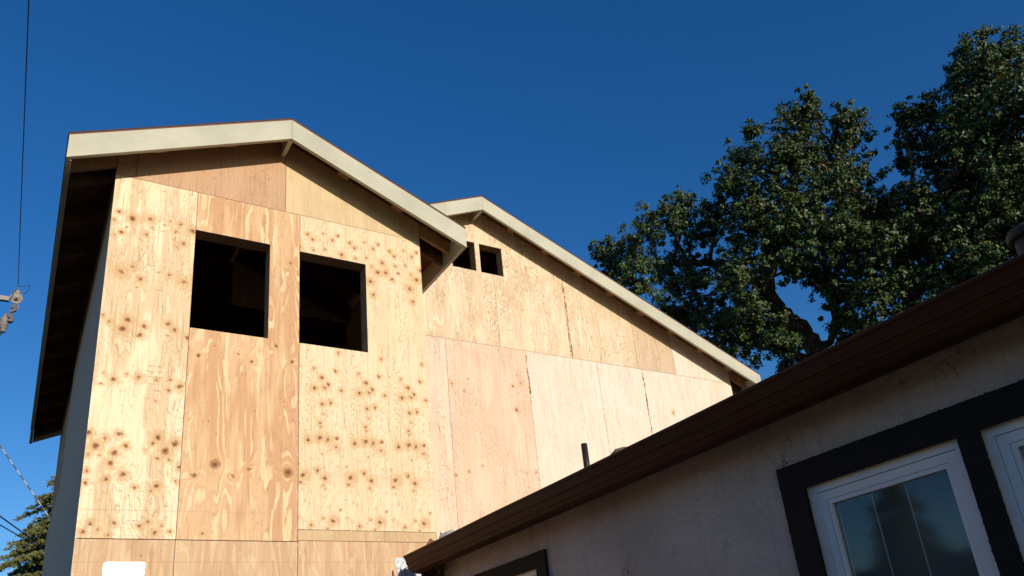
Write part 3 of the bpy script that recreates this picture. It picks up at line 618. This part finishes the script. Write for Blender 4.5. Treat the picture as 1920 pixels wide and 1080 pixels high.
strokes([(8.22, 6.46, 1, .01), (8.24, 6.45, 1, .01)], 2.0838, 5)
def chalk(x0, z0, x1, z1, y, w=0.0022):
    prism('chalk_line', [(x0, y, z0), (x1, y, z1), (x1, y, z1+w), (x0, y, z0+w)], (0, 0.0004, 0), M['lumber'], H)
chalk(0.335, 3.152, 0.978, 3.158, -0.001); chalk(0.99, 3.160, 1.88, 3.165, -0.001, 0.0015); chalk(0.335, 2.783, 0.52, 2.785, -0.001); chalk(0.80, 2.783, 1.88, 2.785, -0.001); chalk(1.89, 2.785, 2.70, 2.788, -0.001)
for x in (0.45, 0.79, 2.27, 2.70): chalk(x, 3.06, x+0.0018, 5.9 if x < 1 else 4.6, -0.001, 0) if False else prism('chalk_line', [(x, -0.001, 3.4), (x+0.0016, -0.001, 3.4), (x+0.0016, -0.001, 4.55), (x, -0.001, 4.55)], (0, 0.0004, 0), M['lumber'], H)

# white sheet, galvanised strap plates and a rusty strap on the front wall
ws = prism('white_sheet', [(0.523, -0.006, 1.25), (0.793, -0.006, 1.25), (0.790, -0.006, 2.70), (0.796, -0.006, 2.715), (0.788, -0.006, 2.73), (0.794, -0.006, 2.75), (0.793, -0.006, 2.783), (0.76, -0.006, 2.788), (0.65, -0.006, 2.786), (0.56, -0.006, 2.789), (0.526, -0.006, 2.782), (0.519, -0.006, 2.74), (0.525, -0.006, 2.70), (0.518, -0.006, 2.66)], (0, 0.005, 0), M['white']); tag(ws, 'blank bright white rectangular sheet fixed low on the left of the plywood wall', 'sheet')
pl = thing('strap_plate', 'pale galvanised metal plate with nail holes on the plywood wall beside the gutter end', 'metal plate', (2.8, 0, 2.6))
prism('plate', [(2.703, -0.004, 2.825), (2.99, -0.004, 2.825), (2.99, -0.004, 2.3), (2.722, -0.004, 2.3), (2.722, -0.004, 2.752), (2.703, -0.004, 2.758)], (0, 0.003, 0), M['galv'], pl)
prism('bent_flange', [(2.738, -0.03, 2.70), (2.77, -0.05, 2.735), (2.85, -0.05, 2.74), (2.86, -0.05, 2.4), (2.74, -0.03, 2.4)], (0, 0.003, 0), M['ventm'], pl)
def holes(pts, y, par):
    V_ = []; F_ = []
    for (x, z) in pts:
        b = len(V_)
        for k in range(8): V_.append((x+0.0042*math.cos(k*math.pi/4), y, z+0.0042*math.sin(k*math.pi/4)))
        F_.append(tuple(b+k for k in range(8)))
    tag(raw('nail_holes', V_, F_, M['hole'], par), kind='stuff')
holes([(2.715, 2.808), (2.733, 2.795), (2.717, 2.777), (2.778, 2.812), (2.778, 2.786), (2.734, 2.735), (2.726, 2.70), (2.76, 2.76), (2.80, 2.80)], -0.0046, pl)
holes([(2.79, 2.715), (2.812, 2.70), (2.83, 2.72), (2.79, 2.68)], -0.0512, pl)
rs = prism('rusty_strap', [(2.668, -0.012, 2.60), (2.695, -0.012, 2.60), (2.689, -0.012, 2.68), (2.684, -0.012, 2.715), (2.674, -0.012, 2.722), (2.672, -0.012, 2.67)], (0, 0.008, 0), M['rust'])
tag(rs, 'small rusty brown strap end poking up on the plywood left of the galvanised plate', 'metal strap')

# ------------------------------------------------------------- the stucco house on the right
X0 = 2.7
def yy(u): return -6.26+X0*u
def zz(v): return 1.6+X0*v
N2 = thing('stucco_house', 'low stucco house in shade with brown gutter and white windows in dark trim', 'house', (4.5, -6, 0))
SW = ((X0, 0, 0), (0, 1, 0), (0, 0, 1), (-1, 0, 0))
WA = (yy(0.5290), 1.05, yy(0.7710), zz(0.2580)); WB = (yy(0.2590), 1.05, yy(0.5010), zz(0.2580)); WC = (yy(1.52), 1.30, yy(1.80), zz(0.277))
sheet('stucco_wall', SW, (-13.2, -0.1, -0.90, zz(0.3755)+0.02), [WA, WB, WC], M['stucco'], N2, (), 0.16, 0)
box('stucco_wall', (2.861, -0.905, -0.1), (9.7, -1.06, 2.63), M['stucco'], N2)
box('stucco_wall', (2.861, -13.2, -0.1), (9.7, -13.05, 2.63), M['stucco'], N2)
box('stucco_wall', (9.55, -13.04, -0.1), (9.7, -1.07, 2.63), M['stucco'], N2)
box('room_partition', (4.6, -13.04, 0.0), (4.66, -1.07, 2.6), M['room'], N2)
box('soffit', (2.54, -13.3, 2.632), (9.9, -0.84, 2.65), M['trim'], N2)
box('fascia_board', (2.501, -13.4, 2.545), (2.539, -0.845, 2.675), M['fasciaD'], N2)
box('fascia_board', (2.54, -0.875, 2.50), (2.90, -0.845, 2.70), M['fasciaD'], N2)
# roof
zr0 = 2.682; RSL = 0.30; xr = 6.2
bm = bmesh.new()
zr = zr0+RSL*(xr-2.44)
prism_bm(bm, [(2.44, -13.5, zr0), (xr, -13.5, zr), (9.96, -13.5, zr0), (9.96, -13.5, zr0-0.025), (xr, -13.5, zr-0.03), (2.44, -13.5, zr0-0.02)], (0, 12.68, 0))
RF = fin(bm, 'roof', M['shingle'], N2)
sheet('gable_wall', ((0, -0.905, 0), (1, 0, 0), (0, 0, 1), (0, 1, 0)), (2.71, 2.655, 9.69, 5), [], M['stucco'], N2, [((2.44, 0, zr0-0.05), Vector((-RSL, 0, 1)).normalized()), ((9.96, 0, zr0-0.05), Vector((RSL, 0, 1)).normalized())], 0.1)
# gutter: folded K-style profile extruded along the eave
gp = [(2.404, 2.664), (2.398, 2.668), (2.398, 2.674), (2.404, 2.676), (2.407, 2.662), (2.413, 2.634), (2.420, 2.629), (2.4255, 2.628), (2.4265, 2.622), (2.432, 2.592), (2.439, 2.588), (2.444, 2.587), (2.445, 2.581), (2.456, 2.552), (2.459, 2.548), (2.4995, 2.548)]
gp = [(2.400, 2.669), (2.3975, 2.666), (2.3985, 2.656), (2.406, 2.649), (2.4175, 2.619), (2.4145, 2.616), (2.4155, 2.610), (2.4225, 2.606), (2.4365, 2.583), (2.4335, 2.580), (2.4345, 2.574), (2.441, 2.570), (2.456, 2.5505), (2.462, 2.548), (2.4995, 2.548)]
ins = [(x+0.002 if x < 2.49 else x, z+0.002) for x, z in gp][::-1]
bm = bmesh.new()
ny = 60; ya, yb_ = -13.4, -0.866
rows = []
gg = random.Random(4)
for i in range(ny+1):
    f = i/ny; y = yb_+(ya-yb_)*f
    wob = 0.0012*math.sin(y*2.3)+0.0008*math.sin(y*5.1)
    rows.append([bm.verts.new((x, y, z+wob)) for x, z in gp+ins])
n = len(rows[0])
for i in range(ny):
    for k in range(n): bm.faces.new((rows[i][k], rows[i][(k+1) % n], rows[i+1][(k+1) % n], rows[i+1][k]))
bm.faces.new(rows[0]); bm.faces.new(rows[-1][::-1])
GU = fin(bm, 'gutter', M['gutter'], N2)
ec = prism('end_cap', [(x, yb_+0.0005, z) for x, z in gp]+[(2.4995, yb_+0.0005, 2.666)], (0, 0.0015, 0), M['gutter'], GU)
# windows in the stucco wall
def window(u_in0, u_in1, ztop, zbot, tw, grille, left_trim=True, rough_seed=1):
    """u_* are world Y of trim inner edges (y0<y1)"""
    y0, y1 = u_in0, u_in1
    w = thing_part = bpy.data.objects.new('window', None); COL.objects.link(w); w.parent = N2
    w.location = Vector((X0, (y0+y1)/2, (zbot+ztop)/2))-N2.location
    def pb(name, a, b, mat, bev=0.0015): return box(name, a, b, M[mat], w, bev)
    xo = X0+0.012; fr = 0.030
    # outer frame: slightly splayed brick-mould, then sash with dark gasket line
    def ring(name, ya_, yb2, za, zb2, wd, xa, xb, mat):
        bm = bmesh.new()
        for A, B in (((xa, ya_, za), (xb, ya_+wd, zb2)), ((xa, yb2-wd, za), (xb, yb2, zb2)), ((xa, ya_+wd, zb2-wd), (xb, yb2-wd, zb2)), ((xa, ya_+wd, za), (xb, yb2-wd, za+wd))): box_bm(bm, A, B)
        return fin(bm, name, M[mat], w)
    ring('frame', y0, y1, zbot, ztop, fr, xo, xo+0.07, 'vinyl')
    g = 0.0022
    ring('gasket', y0+fr, y1-fr, zbot+fr, ztop-fr, g, xo+0.006, xo+0.03, 'gasket')
    q = fr+g
    ring('sash', y0+q, y1-q, zbot+q, ztop-q, 0.034, xo+0.004, xo+0.05, 'vinyl')
    q += 0.034
    ring('gasket', y0+q, y1-q, zbot+q, ztop-q, 0.0012, xo+0.0055, xo+0.03, 'gasket')
    q += 0.0012
    ring('glazing_bead', y0+q, y1-q, zbot+q, ztop-q, 0.017, xo+0.006, xo+0.045, 'vinyl')
    q += 0.017
    box('pane', (xo+0.020, y0+q-0.004, zbot+q-0.004), (xo+0.023, y1-q+0.004, ztop-q+0.004), M['glass'], w)
    for f in grille:
        yc = y0+q+(y1-y0-2*q)*f
        box('grille_bar', (xo+0.030, yc-0.0016, zbot+q), (xo+0.033, yc+0.0016, ztop-q), M['vinyl'], w)
    # a drawn pale blind some way behind the glass
    box('blind', (xo+0.16, y0+0.02, zbot), (xo+0.165, y1-0.02, ztop), M['room'], w)
    return w
window(WA[0], WA[2], WA[3], WA[1], 0.1, (0.37, 0.665)); window(WB[0], WB[2], WB[3], WB[1], 0.1, (0.35, 0.66)); window(WC[0], WC[2], WC[3], WC[1], 0.1, (0.5,))
# dark rough-edged wooden trim boards, 22 mm proud
def trim(ya_, yb2, za, zb2, seed):
    g = random.Random(seed); bm = bmesh.new()
    def pts():
        P_ = []
        ny_ = max(1, int((yb2-ya_)/0.007)); nz_ = max(1, int((zb2-za)/0.007))
        j = lambda: (g.gauss(0, 0.0006)+(0.004*g.random() if g.random() < 0.12 else 0))
        for i in range(ny_): P_.append((ya_+(yb2-ya_)*i/ny_+0, za+j()))
        for i in range(nz_): P_.append((yb2+j(), za+(zb2-za)*i/nz_))
        for i in range(ny_): P_.append((yb2-(yb2-ya_)*i/ny_, zb2+j()))
        for i in range(nz_): P_.append((ya_+j(), zb2-(zb2-za)*i/nz_))
        return P_
    pp = pts(); prism_bm(bm, [(X0-0.018, y, z) for y, z in pp], (0.0175, 0, 0))
    return fin(bm, 'window_trim', M['trim'], N2)
to = zz(0.2975)
trim(yy(0.2200), yy(0.8145), WA[3], to, 1)                       # head
trim(WA[2], yy(0.8145), 0.95, WA[3]-0.0005, 2); trim(WB[2], WA[0], 0.95, WA[3]-0.0005, 3); trim(yy(0.2200), WB[0], 0.95, WB[3]-0.0005, 4)
trim(WB[0], WA[2], 0.95, 1.05, 5)
toc = zz(0.3105)
trim(yy(1.4795), yy(1.845), WC[3], toc, 6); trim(yy(1.4795), WC[0], 1.2, WC[3]-0.0005, 7); trim(WC[2], yy(1.845), 1.2, WC[3]-0.0005, 8); trim(WC[0], WC[2], 1.2, 1.30, 9)
# roof furniture
def zroof(x): return zr0+RSL*(x-2.44)
tube('vent_pipe', [(3.2, -2.115, zroof(3.2)-0.02), (3.2, -2.115, 3.184)], 0.0215, M['pipe'], RF, 16)
lathe('vent_cap', [(0.02, 0), (0.11, 0.0), (0.11, 0.012), (0.08, 0.040), (0.03, 0.052), (0.001, 0.053)], (3.22, -2.50, zroof(3.22)+0.065), M['cap'], RF, 8)
lathe('vent_neck', [(0.07, -0.1), (0.07, 0.05)], (3.22, -2.56, zroof(3.22)+0.03), M['ventm'], RF, 12)
vt = lathe('roof_vent', [(0.085, 0), (0.085, 0.30), (0.001, 0.30)], (3.66, -4.92, zroof(3.66)-0.03), M['ventd'], RF, 24)
lathe('vent_hood', [(0.104, 0.0), (0.108, 0.002), (0.108, 0.034), (0.100, 0.046), (0.001, 0.05)], (3.66, -4.92, zroof(3.66)+0.225), M['ventd'], RF, 24)
# flashings at the gutter's far end
fl = prism('corner_flashing', [(2.600, -0.82, 2.70), (2.60, -0.82, 2.755), (2.643, -0.82, 2.813), (2.685, -0.82, 2.785), (2.70, -0.82, 2.70)], (0, 0.004, 0), M['rust'], RF)
raw('bent_flashing', [(2.755, -0.70, 2.80), (2.77, -0.72, 2.853), (2.784, -0.70, 2.872), (2.786, -0.70, 2.918), (2.793, -0.70, 2.885), (2.83, -0.73, 2.865), (2.84, -0.70, 2.80), (2.80, -0.75, 2.83)],
    [(0, 1, 7), (1, 2, 7), (2, 4, 7), (2, 3, 4), (4, 5, 7), (5, 6, 7), (6, 0, 7)], M['ventm'], RF)
prism('flashing_cap', [(2.825, -0.70, 2.82), (2.834, -0.70, 2.872), (2.845, -0.70, 2.892), (2.866, -0.70, 2.903), (2.893, -0.70, 2.912), (2.905, -0.70, 2.905), (2.925, -0.70, 2.86), (2.925, -0.70, 2.82)], (0, 0.05, 0), M['ventm'], RF)
box('flashing_post', (2.76, -0.74, 2.60), (2.92, -0.69, 2.822), M['ventm'], RF)
# dead vine hanging under the gutter end
def vine():
    g = random.Random(21); V_ = []; F_ = []
    for s_ in range(9):
        p = Vector((2.60+g.uniform(-.02, .05), -0.99+g.uniform(-0.05, 0.05), 2.60)); path = [p.copy()]; 
        for i in range(14):
            p = p+Vector((g.uniform(-.02, .02), g.uniform(-.025, .025), -0.022+g.uniform(-.015, .015))); path.append(p.copy())
            if g.random() < 0.8:
                b = len(V_); c = p+Vector((g.uniform(-.02, .02), g.uniform(-.02, .02), 0)); q = Quaternion((g.random(), g.random(), g.random(), g.random())).normalized()
                a = g.uniform(.008, .016)
                for vx in ((-a, 0, 0), (0, -a*.6, a*.3), (a, 0, 0), (0, a*.6, a*.3)): V_.append(c+q @ Vector(vx))
                F_.append((b, b+1, b+2, b+3))
        tube_geo(path, [0.0022]*len(path), 4, V_, F_)
    o = raw('dead_vine', V_, F_, M['dry']); tag(o, 'crumpled dead brown vine hanging below the far end of the gutter', 'vine')
vine()

# ------------------------------------------------------------- utility pole and wires
UP = thing('utility_pole', 'utility pole with two crossarms whose tips show at the left edge', 'utility pole', (-1.75, 11.75, 0))
tube('pole', [(-1.75, 11.75, -0.3), (-1.74, 11.75, 5), (-1.73, 11.75, 11.4)], [0.17, 0.15, 0.12], M['pole'], UP, 14)
box('crossarm', (-2.9, 11.60, 10.42), (-0.78, 11.70, 10.52), M['steel'], UP, 0.005)
box('crossarm', (-2.8, 11.60, 9.82), (-0.86, 11.70, 9.90), M['steel'], UP, 0.005)
ic = (-0.655, 11.60, 10.50)
ax = (0.05, -0.93, -0.36)
d1 = lathe('insulator', [(0.02, -0.06), (0.055, -0.05), (0.055, -0.03), (0.123, -0.015), (0.123, 0.006), (0.108, 0.012), (0.095, 0.004), (0.055, 0.010), (0.05, 0.022), (0.001, 0.024)], ic, M['porc'], UP, 24, ax)
lathe('insulator_pin', [(0.018, 0.0), (0.018, 0.06), (0.001, 0.062)], (ic[0], ic[1]-0.01, ic[2]-0.01), M['hard'], d1, 10, ax)
bell = lathe('insulator', [(0.03, 0), (0.085, 0.0), (0.07, 0.035), (0.088, 0.045), (0.07, 0.08), (0.085, 0.09), (0.06, 0.13), (0.03, 0.14), (0.04, 0.16), (0.001, 0.17)], (-0.66, 11.72, 10.60), M['porc'], UP, 18)
rgp = random.Random(8)
hw = []
V_ = []; F_ = []
bmh = bmesh.new()
for i in range(11):
    z = 10.30-0.035*i; x = -0.655+rgp.uniform(-.035, .035)-0.006*i; a, b, c = rgp.uniform(.02, .055), rgp.uniform(.02, .05), rgp.uniform(.02, .04)
    box_bm(bmh, (x-a, 11.6-b, z-c), (x+a, 11.6+b+0.001*i, z+c))
fin(bmh, 'line_hardware', M['hard'], UP)
tube('clamp', [(-0.72, 11.55, 10.12), (-0.66, 11.53, 10.17), (-0.60, 11.53, 10.24)], 0.012, M['porc'], UP, 6)
tube('clamp', [(-0.60, 11.55, 10.38), (-0.585, 11.55, 10.28), (-0.60, 11.55, 10.20)], 0.010, M['porc'], UP, 6)
tube('tie_wire', [(-0.64, 11.6, 10.78), (-0.55, 11.6, 10.80), (-0.44, 11.6, 10.86), (-0.47, 11.6, 10.72), (-0.53, 11.6, 10.62)], 0.007, M['wire'], UP, 6)
i2 = (-0.80, 11.65, 9.80)
lathe('insulator', [(0.045, -0.10), (0.055, -0.09), (0.055, -0.02), (0.07, -0.01), (0.07, 0.06), (0.085, 0.07), (0.075, 0.11), (0.088, 0.12), (0.078, 0.16), (0.088, 0.17), (0.075, 0.20), (0.06, 0.25), (0.03, 0.28), (0.02, 0.33), (0.001, 0.34)], i2, M['porc'], UP, 18)
def cable(name, pts, r, mat, label, cat='cable'):
    o = tube(name, pts, r, M[mat], None, 6); tag(o, label, cat)
def sagline(a, b, sag, n=24):
    a = Vector(a); b = Vector(b); return [a.lerp(b, i/n)-Vector((0, 0, sag*4*(i/n)*(1-i/n))) for i in range(n+1)]
cable('overhead_wire', sagline((-0.66, 11.62, 10.80), (-1.05, -34.0, 10.9), 0.25, 40), 0.0085, 'wire', 'thin dark overhead wire running up from the upper insulator to the top left edge', 'wire')
cable('jumper_wire', [(-0.80, 11.62, 9.70), (-0.84, 11.55, 9.58), (-0.95, 11.5, 9.42), (-1.12, 11.5, 9.30), (-1.35, 11.55, 9.27), (-1.62, 11.66, 9.33)], 0.016, 'wire', 'short dark jumper wire curving left below the lower insulator', 'wire')
dgu = Vector((0.863, 0.6, -1.04)).normalized()
pg = Vector((-0.565, 12.54, 7.54))
cable('guy_cable', [pg-dgu*1.8, pg, pg+dgu*4, pg+dgu*9.5], 0.013, 'guy', 'pale twisted guy cable slanting down to the conifer at the left edge')
def far(u, e_, D): return (u*D, -6.26+D, 1.6+e_*D)
a = Vector(far(-0.02014, 0.2377, 15)); b = Vector(far(0.0204, 0.2075, 17)); dd_ = (b-a)
cable('service_cable', [a-dd_*2.5, a, b, b+dd_*3], 0.011, 'wire', 'upper of two thin black cables crossing in front of the conifer')
a2 = a-Vector((0, 0, 0.13)); b2 = b-Vector((0.0, 0, 0.05)); dd_ = b2-a2
cable('service_cable', [a2-dd_*2.5, a2, b2, b2+dd_*3], 0.009, 'wire', 'lower of two thin black cables crossing in front of the conifer')

# ------------------------------------------------------------- the oak
def leaves_mesh(name, centers, normals, size, mat, parent, aspect=0.55, fold=0.25, seed=0):
    """one small folded four-triangle leaf per row"""
    r = np.random.default_rng(seed); n = len(centers)
    d = r.normal(size=(n, 3)); d /= np.linalg.norm(d, axis=1)[:, None]
    nn = normals+0.55*r.normal(size=(n, 3)); nn /= np.linalg.norm(nn, axis=1)[:, None]
    d -= nn*np.sum(d*nn, axis=1)[:, None]; d /= np.linalg.norm(d, axis=1)[:, None]+1e-9
    s = np.cross(nn, d); L = size[:, None]; w = L*aspect
    a = centers-d*L*0.5; tip = centers+d*L*0.5+nn*L*r.uniform(-.15, .05, (n, 1))
    l_ = centers+s*w*0.5-d*L*0.02+nn*L*fold*0.5; r2 = centers-s*w*0.5+d*L*0.02+nn*L*fold*0.5
    Vt = np.stack([a, l_, tip, r2], axis=1).reshape(-1, 3).astype(np.float32)
    idx = np.arange(n)[:, None]*4
    tri = np.concatenate([idx+[0, 2, 1], idx+[0, 3, 2]], axis=1).reshape(-1).astype(np.int32)
    me = bpy.data.meshes.new(name); me.vertices.add(n*4); me.vertices.foreach_set('co', Vt.ravel())
    me.loops.add(n*6); me.loops.foreach_set('vertex_index', tri)
    me.polygons.add(n*2); me.polygons.foreach_set('loop_start', np.arange(0, n*6, 3, dtype=np.int32)); me.polygons.foreach_set('loop_total', np.full(n*2, 3, dtype=np.int32))
    me.update(calc_edges=True); me.materials.append(mat)
    return link(name, me, parent)
def oak():
    T_ = thing('oak_tree', 'large spreading oak with dense dark green crown behind the roofs', 'tree', (16.9, 4.7, 0))
    rr = random.Random(2); npr = np.random.default_rng(5)
    base = Vector((16.9, 4.6, 0))
    fork = Vector((16.87, 5.02, 7.0))
    V_, F_ = tube_geo([base+Vector((0, 0, -0.3)), base+Vector((0.05, 0.05, 0.6)), base+Vector((0.12, 0.1, 2.4)), base+Vector((0.0, 0.2, 4.6)), Vector((16.85, 4.95, 6.4)), fork+Vector((0, 0, 0.4))],
                      [0.75, 0.52, 0.44, 0.42, 0.42, 0.38], 16, rng=rr, lump=0.08)
    raw('trunk', V_, F_, M['bark'], T_, True)
    nodes = []
    for L in LIMBS:
        pts = []; rad = []
        for i in range(len(L)-1):
            a = Vector(L[i][:3]); b = Vector(L[i+1][:3])
            for k in range(5):
                f = k/5; p = a.lerp(b, f)+Vector((rr.uniform(-1, 1), rr.uniform(-1, 1), rr.uniform(-1, 1)))*0.045*(1 if k else 0)
                r_i = L[i][3]+(L[i+1][3]-L[i][3])*f
                pts.append(p); rad.append(r_i*(1+rr.uniform(-.10, .12)))
        pts.append(Vector(L[-1][:3])); rad.append(L[-1][3])
        V_, F_ = tube_geo(pts, rad, 12, rng=rr, lump=0.10)
        raw('limb', V_, F_, M['bark'], T_, True)
        nodes += list(zip(pts, rad))
    for bl in BL:      # a branch from the nearest limb into every leafy mass
        c = Vector(bl[:3]); R_ = bl[3]
        q, rq = min(nodes, key=lambda n_: (n_[0]-c).length+(0.8 if n_[0].z > c.z else 0))
        if (q-c).length < 0.25: continue
        n = 7; pts = []; rad = []; r0 = min(rq*0.6, 0.03+0.018*(q-c).length)
        off = Vector((rr.uniform(-1, 1), rr.uniform(-1, 1), rr.uniform(-.3, 1)))*0.18*(q-c).length
        for k in range(n+1):
            f = k/n; pts.append(q.lerp(c, f)+off*math.sin(math.pi*f)*0.8+Vector((rr.uniform(-1, 1), rr.uniform(-1, 1), rr.uniform(-1, 1)))*0.04); rad.append(r0*(1-f)+0.012)
        V_, F_ = tube_geo(pts, rad, 7)
        raw('branch', V_, F_, M['bark'], T_, True)
    # twigs (past counting): joined
    V_ = []; F_ = []; cen = []; nor = []; siz = []
    for bl in BL:
        c = np.array(bl[:3]); R_ = bl[3]*1.0
        nt = int(84*(R_/0.8)**2)+14
        dirs = npr.normal(size=(nt, 3)); dirs /= np.linalg.norm(dirs, axis=1)[:, None]
        rad = R_*npr.uniform(0.15, 1.0, nt)**0.5
        stretch = 1+0.30*npr.normal(size=(nt, 1))
        tc = c+dirs*rad[:, None]*np.clip(stretch, 0.5, 1.35)
        for j in range(nt):
            if npr.random() < 0.5:
                p0 = Vector(c+dirs[j]*rad[j]*0.35); p1 = Vector(tc[j]); mid_ = p0.lerp(p1, 0.5)+Vector(npr.normal(size=3))*0.05
                tube_geo([p0, mid_, p1], [0.011, 0.007, 0.003], 4, V_, F_)
            k = int(npr.uniform(14, 44)); tr = npr.uniform(0.08, 0.20)
            o = npr.normal(size=(k, 3)); o /= np.linalg.norm(o, axis=1)[:, None]; o *= tr*npr.uniform(0.3, 1.0, (k, 1))
            o[:, 2] *= 0.75
            cen.append(tc[j]+o); nn = o/np.linalg.norm(o, axis=1)[:, None]*0.7+np.array([-0.1, -0.55, 0.35])+dirs[j]*0.5; nor.append(nn)
            siz.append(npr.uniform(0.055, 0.125, k))
    # bare twigs poking out of the crown
    for (x, y, z, dx, dy, dz) in ((17.3, 4.3, 15.55, 0.5, -0.35, -0.15), (17.1, 2.9, 14.2, 0.2, -0.5, 0.3), (15.0, 4.3, 14.5, -0.3, 0.2, 0.35), (18.6, -0.3, 14.0, 0.1, -0.7, 0.1)):
        tube_geo([(x, y, z), (x+dx*.5, y+dy*.5, z+dz*.7+.06), (x+dx, y+dy, z+dz)], [0.022, 0.017, 0.008], 5, V_, F_)
    tag(raw('twigs', V_, F_, M['bark'], T_), kind='stuff')
    cen = np.concatenate(cen); nor = np.concatenate(nor); siz = np.concatenate(siz)
    o = leaves_mesh('crown', cen, nor, siz, M['oakleaf'], T_, 0.62, 0.35, 1); o['kind'] = 'stuff'
    print('oak leaves', len(cen))
oak()

# ------------------------------------------------------------- conifers
def conifer(loc, Ht, spread, label, seed):
    T_ = thing('conifer_tree', label, 'tree', loc, None)
    rr = random.Random(seed); r = np.random.default_rng(seed)
    L = Vector(loc)
    V_, F_ = tube_geo([L+Vector((0, 0, -.2)), L+Vector((0.03, 0, Ht*.4)), L+Vector((-.03, 0.02, Ht*.8)), L+Vector((0, 0, Ht))], [0.24, 0.17, 0.08, 0.015], 12, rng=rr, lump=0.05)
    raw('trunk', V_, F_, M['barkc'], T_, True)
    BV = []; BF = []; cen = []; nor = []; siz = []; z = 1.2
    while z < Ht-0.1:
        f = (Ht-z)/Ht
        for k in range(5 if f > .15 else 3):
            az = rr.uniform(0, 2*math.pi); ln = spread*(f**0.75)*rr.uniform(0.65, 1.12)+0.12
            dv = Vector((math.cos(az), math.sin(az), 0)); pts = []
            rise = rr.uniform(0.05, 0.30)
            for i in range(9):
                t_ = i/8; pts.append(L+Vector((0, 0, z))+dv*ln*t_+Vector((0, 0, ln*(rise*t_-0.42*t_*t_))))
            tube_geo(pts, [0.028*f+0.006-(0.02*f+0.003)*i/8 for i in range(9)], 5, BV, BF)
            side = dv.cross(Vector((0, 0, 1)))
            n2 = int(6+ln*9)
            for j in range(n2):
                t_ = 0.18+0.82*(j+rr.random())/n2; i0 = min(7, int(t_*8)); p = pts[i0].lerp(pts[i0+1], t_*8-i0)
                sg = 1 if j % 2 else -1; l2 = rr.uniform(.22, .5)*(1.15-t_*.65)*min(1.3, .5+ln*.35)
                e2 = p+side*sg*l2+dv*l2*.6+Vector((0, 0, -l2*rr.uniform(.1, .5)))
                m2 = p.lerp(e2, .5)+Vector((0, 0, l2*.10))
                tube_geo([p, m2, e2], [.006, .004, .002], 3, BV, BF)
                kk = int(l2*105)+8
                tt = r.uniform(0.05, 1, kk)[:, None]; A, B, C_ = np.array(p), np.array(m2), np.array(e2)
                pos = A*(1-tt)**2+2*B*tt*(1-tt)+C_*tt**2+r.normal(size=(kk, 3))*[.022, .022, .016]
                cen.append(pos); nor.append(np.tile([-0.05, -0.8, 0.6], (kk, 1))+0.5*r.normal(size=(kk, 3))); siz.append(r.uniform(.06, .12, kk))
        z += 0.10
    tag(raw('boughs', BV, BF, M['barkc'], T_), kind='stuff')
    cen = np.concatenate(cen); print('needles', len(cen))
    o = leaves_mesh('needles', cen, np.concatenate(nor), np.concatenate(siz), M['needle'], T_, 0.26, 0.2, seed); o['kind'] = 'stuff'
    return T_
conifer((1.15, 14.6, 0), 8.4, 3.6, 'olive green conifer with drooping sprays behind the left corner of the plywood house', 4)
src = [o for o in bpy.data.objects if o.name == 'conifer_tree'][0]
c2 = src.copy(); COL.objects.link(c2); c2.location = (-13.2, 5.7, 0); c2.rotation_euler = (0, 0, 1.9); c2.scale = (0.55, 0.55, 0.78)
c2['label'] = 'dark conifer seen only as the reflection in the white framed window panes'
for ch in src.children:
    d2 = ch.copy(); COL.objects.link(d2); d2.parent = c2

# ------------------------------------------------------------- neighbour's house, seen as the dark edge low in the window reflections
NB = thing('neighbour_house', 'low dark house seen only as a roof edge reflected in the window pane', 'house', (-13, -3, 0))
M['nwall'] = simple('olive siding', (0.10, 0.095, 0.075), 0.85, 0.2, 0.2, 3)
box('wall', (-17, -14, -0.1), (-9.6, 8.2, 2.65), M['nwall'], NB)
prism('roof', [(-9.0, -14.5, 2.62), (-13.3, -14.5, 3.95), (-17.6, -14.5, 2.62), (-17.6, -14.5, 2.50), (-9.0, -14.5, 2.50)], (0, 23.2, 0), M['shingle'], NB)
